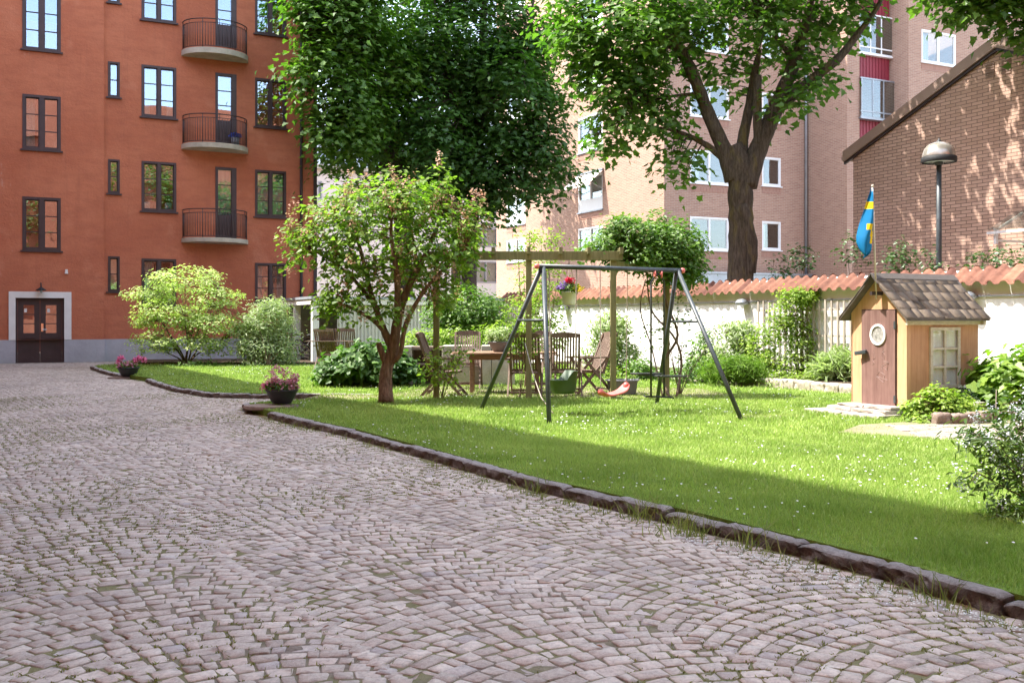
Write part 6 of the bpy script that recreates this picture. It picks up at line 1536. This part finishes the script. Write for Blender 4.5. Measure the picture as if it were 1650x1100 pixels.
# climbers
plant('climbing_vine', 'dense vine heaped on the right end of the pergola', 'climber', (W(1078, 0, 17.1).x, 17.1, LZ),
  [B(1030, 380, 17.0, 52, .7, 26, 100), B(1082, 395, 17.0, 50, .7, 36, 120), B(1035, 412, 16.9, 66, .7, 24, 110), B(1105, 420, 17., 32, .5, 36, 50), B(965, 395, 16.7, 22, .35, 14, 14), B(1000, 370, 16.9, 26, .4, 22, 30), B(1110, 440, 17.1, 22, .5, 24, 30), B(1085, 440, 17.1, 40, .5, 22, 45), B(985, 400, 17.1, 30, .4, 18, 26), B(950, 405, 17., 22, .3, 12, 12), B(1060, 355, 17.1, 14, .3, 14, 7)],
  'ovate', .075, M['lush'], 20, .10, up=.5, twig=.005, barkmat=M['twig'],
  trunks=[[(G(1078, 640, LZ), .03), Tp(1066, 590, 17.1, .025), Tp(1092, 540, 17.1, .022), Tp(1072, 480, 17.1, .018), Tp(1080, 420, 17.1, .01)], [(G(1090, 640, LZ), .022), Tp(1098, 580, 17., .02), Tp(1084, 540, 17.0, .018), Tp(1050, 500, 17, .014), Tp(1042, 440, 17, .01)], [(G(1068, 640, LZ), .015), Tp(1050, 560, 17, .012), Tp(1032, 500, 17, .01), Tp(1040, 450, 17, .008)]])
plant('wall_rose', 'thin leafy stems climbing round the fourth pergola post', 'climber', (W(1096, 0, 17.3).x, 17.3, LZ),
  [B(1060, 520, 17.2, 22, .2, 60, 16), B(1100, 500, 17.3, 20, .25, 50, 14), B(1108, 590, 17.3, 22, .3, 34, 14), B(1140, 560, 17.8, 30, .3, 50, 12)], 'ovate', .06, M['lush'], 9, .10, up=.4, twig=.004, stems=6, sr=.01)
for (px, Y, lab, n_) in ((880, 24.5, 'tall airy climber on the white wall left of the hanging pot', 46), (845, 26.5, 'tall airy climber before the pale trellis at the far wall end', 40)):
    plant('airy_climber', lab, 'climber', (W(px, 0, Y).x, Y, .2),
      [B(px, 400, Y, 22, .4, 32, n_//4), B(px+6, 450, Y, 28, .4, 40, n_//2), B(px-4, 500, Y, 34, .4, 40, n_), B(px, 545, Y, 38, .4, 30, n_), B(px+10, 385, Y, 10, .3, 18, 5)], 'ovate', .085, M['yellowgreen'], 15, .13, up=.4, twig=.006, stems=9, sr=.015, group='airy climbers on the far wall')
plant('trellis_climber', 'green climber spreading over the tall trellis by the play house', 'climber', (W(1290, 0, 19.8).x, 19.8, .2),
  [B(1285, 480, 19.9, 34, .22, 14, 55), B(1300, 475, 19.9, 22, .2, 10, 25), B(1270, 510, 19.9, 26, .2, 26, 40), B(1290, 545, 19.9, 24, .2, 34, 55), B(1255, 530, 19.9, 22, .2, 34, 26), B(1285, 590, 19.8, 40, .3, 24, 60), B(1240, 590, 19.9, 26, .3, 24, 30)], 'ovate', .065, M['yellowgreen'], 15, .08, up=.45, twig=.004, stems=8, sr=.012)
plant('climber_rose_stem', 'slender leafy rose left of the second pergola post', 'climber', (W(838, 0, 16.4).x, 16.4, LZ),
  [B(838, 560, 16.4, 12, .15, 40, 14), B(850, 520, 16.4, 8, .12, 50, 12), B(862, 560, 16.3, 16, .15, 14, 7)], 'ovate', .06, M['yellowgreen'], 9, .07, up=.4, twig=.004, stems=3, sr=.008)
plant('young_vine', 'thin vine with pale leaves round the foot of the left pergola post', 'climber', (W(712, 0, 16.2).x, 16.2, LZ),
  [B(715, 590, 16.1, 26, .2, 38, 22), B(740, 575, 16., 16, .2, 24, 12), B(695, 600, 16.2, 14, .2, 26, 8)], 'ovate', .07, M['yellowgreen'], 9, .08, up=.4, twig=.004, stems=5, sr=.008)
# bed plants along the wall
bed = [('silvery_perennial', 'tall silvery perennial on the wall behind the grey tub', 'plant', 975, 23.0, [(975, 565, 42, 46), (985, 530, 26, 34), (1000, 580, 34, 26)], 'lance', .13, 'silver', 75),
       ('silvery_perennial', 'tall silvery perennial right of the swing frame before the wall', 'plant', 1180, 20.7, [(1180, 560, 40, 40), (1165, 590, 44, 26), (1195, 545, 20, 26)], 'lance', .11, 'silver', 75),
       ('lavender_mound', 'bright feathery green mound in the bed by the right swing leg', 'plant', 1180, 19.6, [(1178, 598, 42, 17), (1200, 598, 26, 17), (1160, 600, 26, 14)], 'needle', .15, 'lav', 130),
       ('low_perennial', 'low mixed perennials before the tall trellis', 'plant', 1270, 19.3, [(1265, 612, 44, 13), (1310, 610, 34, 14), (1350, 605, 24, 18)], 'ovate', .05, 'yellowgreen', 75),
       ('iris_clump', 'clump of upright blue green leaves left of the play house', 'plant', 1345, 19.1, [(1345, 600, 26, 20), (1362, 590, 12, 22)], 'needle', .30, 'silver', 75),
       ('low_perennial', 'low leafy plants at the left end of the granite edging', 'plant', 960, 22.6, [(955, 602, 40, 12), (1020, 605, 40, 12), (905, 600, 26, 10)], 'ovate', .08, 'yellowgreen', 45),
       ('low_perennial', 'low leafy plants between the grey tub and the glider swing', 'plant', 1060, 21.6, [(1050, 604, 34, 12), (1030, 596, 20, 16)], 'ovate', .07, 'lush', 45),
       ('tall_perennial', 'tall leafy perennial where the white wall meets the tall trellis', 'plant', 1228, 20.2, [(1225, 560, 26, 36), (1215, 590, 30, 24)], 'ovate', .07, 'yellowgreen', 60),
       ('tall_perennial', 'leafy stems against the white wall right of the fourth pergola post', 'plant', 1125, 21.2, [(1128, 575, 26, 30), (1140, 555, 16, 26)], 'ovate', .07, 'lush', 40),
       ('low_perennial', 'low leafy plants behind the glider swing', 'plant', 1110, 20.6, [(1110, 602, 34, 16), (1135, 595, 22, 20)], 'ovate', .07, 'lush', 50)]
for nm, lab, cat, px, Y, bl, lf, sz, mt, n_ in bed:
    plant(nm, lab, cat, (W(px, 0, Y).x, Y, .2), [B(x, y, Y, rx, .35, rz, n_) for x, y, rx, rz in bl], lf, sz, M[mt], 13, .09, up=.2 if lf in ('lance', 'needle') else .5, twig=.003, stems=8, sr=.006, aim=(0, 0, 1) if lf in ('lance', 'needle') else None, group='plants in the wall bed')
# shoots behind the wall coping
for i, (px, py, Y) in enumerate(((1290, 410, 22.5), (1372, 400, 21.5), (1450, 405, 20.5), (1440, 425, 20.5), (1565, 425, 18.6), (1620, 415, 18.2), (1255, 430, 23.), (1500, 430, 19.6), (1645, 425, 17.8), (1590, 430, 18.4))):
    lab = ('dark leafy shoots over the coping before the brick downpipe', 'tall dark shoot over the coping left of the flag', 'dark leafy shoots over the coping right of the flag', 'dense dark shoots over the coping just behind the play house ridge', 'dark shoots over the coping right of the lamp post', 'dark shoots over the coping below the glass canopy', 'low shoots over the coping right of the maple trunk', 'low shoots over the coping left of the lamp post', 'shoots over the coping at the right edge of the picture', 'short shoots over the coping between lamp post and canopy')[i]
    q = W(px, py, Y); plant('wall_shoot', lab, 'climber', (q.x, q.y, 1.9), [B(px, py, Y, 20, .3, 26, 12), B(px+5, py+16, Y, 26, .3, 14, 10)], 'ovate', .085, M['deep'], 8, .08, up=.5, twig=.004, stems=3, sr=.007, group='shoots above the wall coping')
# big leafed plant and flowering shrub on the right
plant('broad_leaf_plant', 'bright broad leafed plant between the play house and the right edge', 'plant', (W(1622, 0, 13.4).x, 13.4, LZ),
  [B(1620, 620, 13.4, 38, .5, 36, 60), B(1650, 600, 13.4, 30, .5, 24, 30), B(1600, 650, 13.3, 20, .4, 28, 26), B(1660, 640, 13.3, 40, .5, 36, 40), B(1700, 600, 13.3, 50, .5, 60, 50)], 'lobed', .125, M['lilacleaf'], 17, .12, up=.55, twig=.006, stems=8, sr=.012, droop=.3)
DY = 6.6
plant('flowering_shrub', 'loose dark twigged shrub with white flower sprays at the right edge', 'shrub', (W(1700, 0, DY).x, DY, LZ),
  [B(1625, 715, DY, 40, .25, 40, 22), B(1590, 705, DY, 34, .2, 22, 11), B(1640, 800, DY, 42, .3, 44, 24), B(1570, 770, DY, 26, .2, 20, 8), B(1680, 740, DY, 45, .35, 90, 46), B(1610, 840, DY-.1, 34, .2, 16, 8), B(1730, 700, DY, 60, .4, 110, 60), B(1568, 700, DY, 24, .12, 12, 6), B(1640, 660, DY, 30, .2, 18, 9), B(1730, 850, DY, 70, .4, 60, 50)],
  'lance', .066, M['deutzia'], 12, .06, up=.4, twig=.0028, stems=18, sr=.006, blooms=[('blossom', M['petallav'], 150, .013, (.020, .020, .030), 26)])
mc = FPs.pt(.05, -.52, 0); mound = ((mc.x, mc.y, .22), (.52, .36, .26), 150)
plant('ground_cover_mound', 'bright spilling ground cover plant at the play house corner', 'plant', (mc.x, mc.y, LZ),
  [mound, ((mc.x+.35, mc.y-.02, .15), (.40, .26, .14), 70), ((mc.x-.32, mc.y-.22, .10), (.26, .2, .08), 26), ((mc.x+.02, mc.y+.1, .42), (.2, .15, .16), 20)], 'heart', .052, M['yellowgreen'], 15, .045, up=.6, twig=.003, stems=5, sr=.008)
cc = FPs.pt(.95, -.35, .38)
plant('white_candytuft', 'dark green cushion topped with white flowers in the planter box', 'plant', (cc.x, cc.y, .3),
  [((cc.x, cc.y, .36), (.36, .2, .08), 60), ((cc.x-.28, cc.y-.12, .40), (.16, .12, .09), 24)], 'lance', .045, M['deep'], 16, .04, up=.3, twig=.002, stems=4, sr=.006, blooms=[('flowers', M['petalwhite'], 60, .016, (.022, .022, .008), 14)])
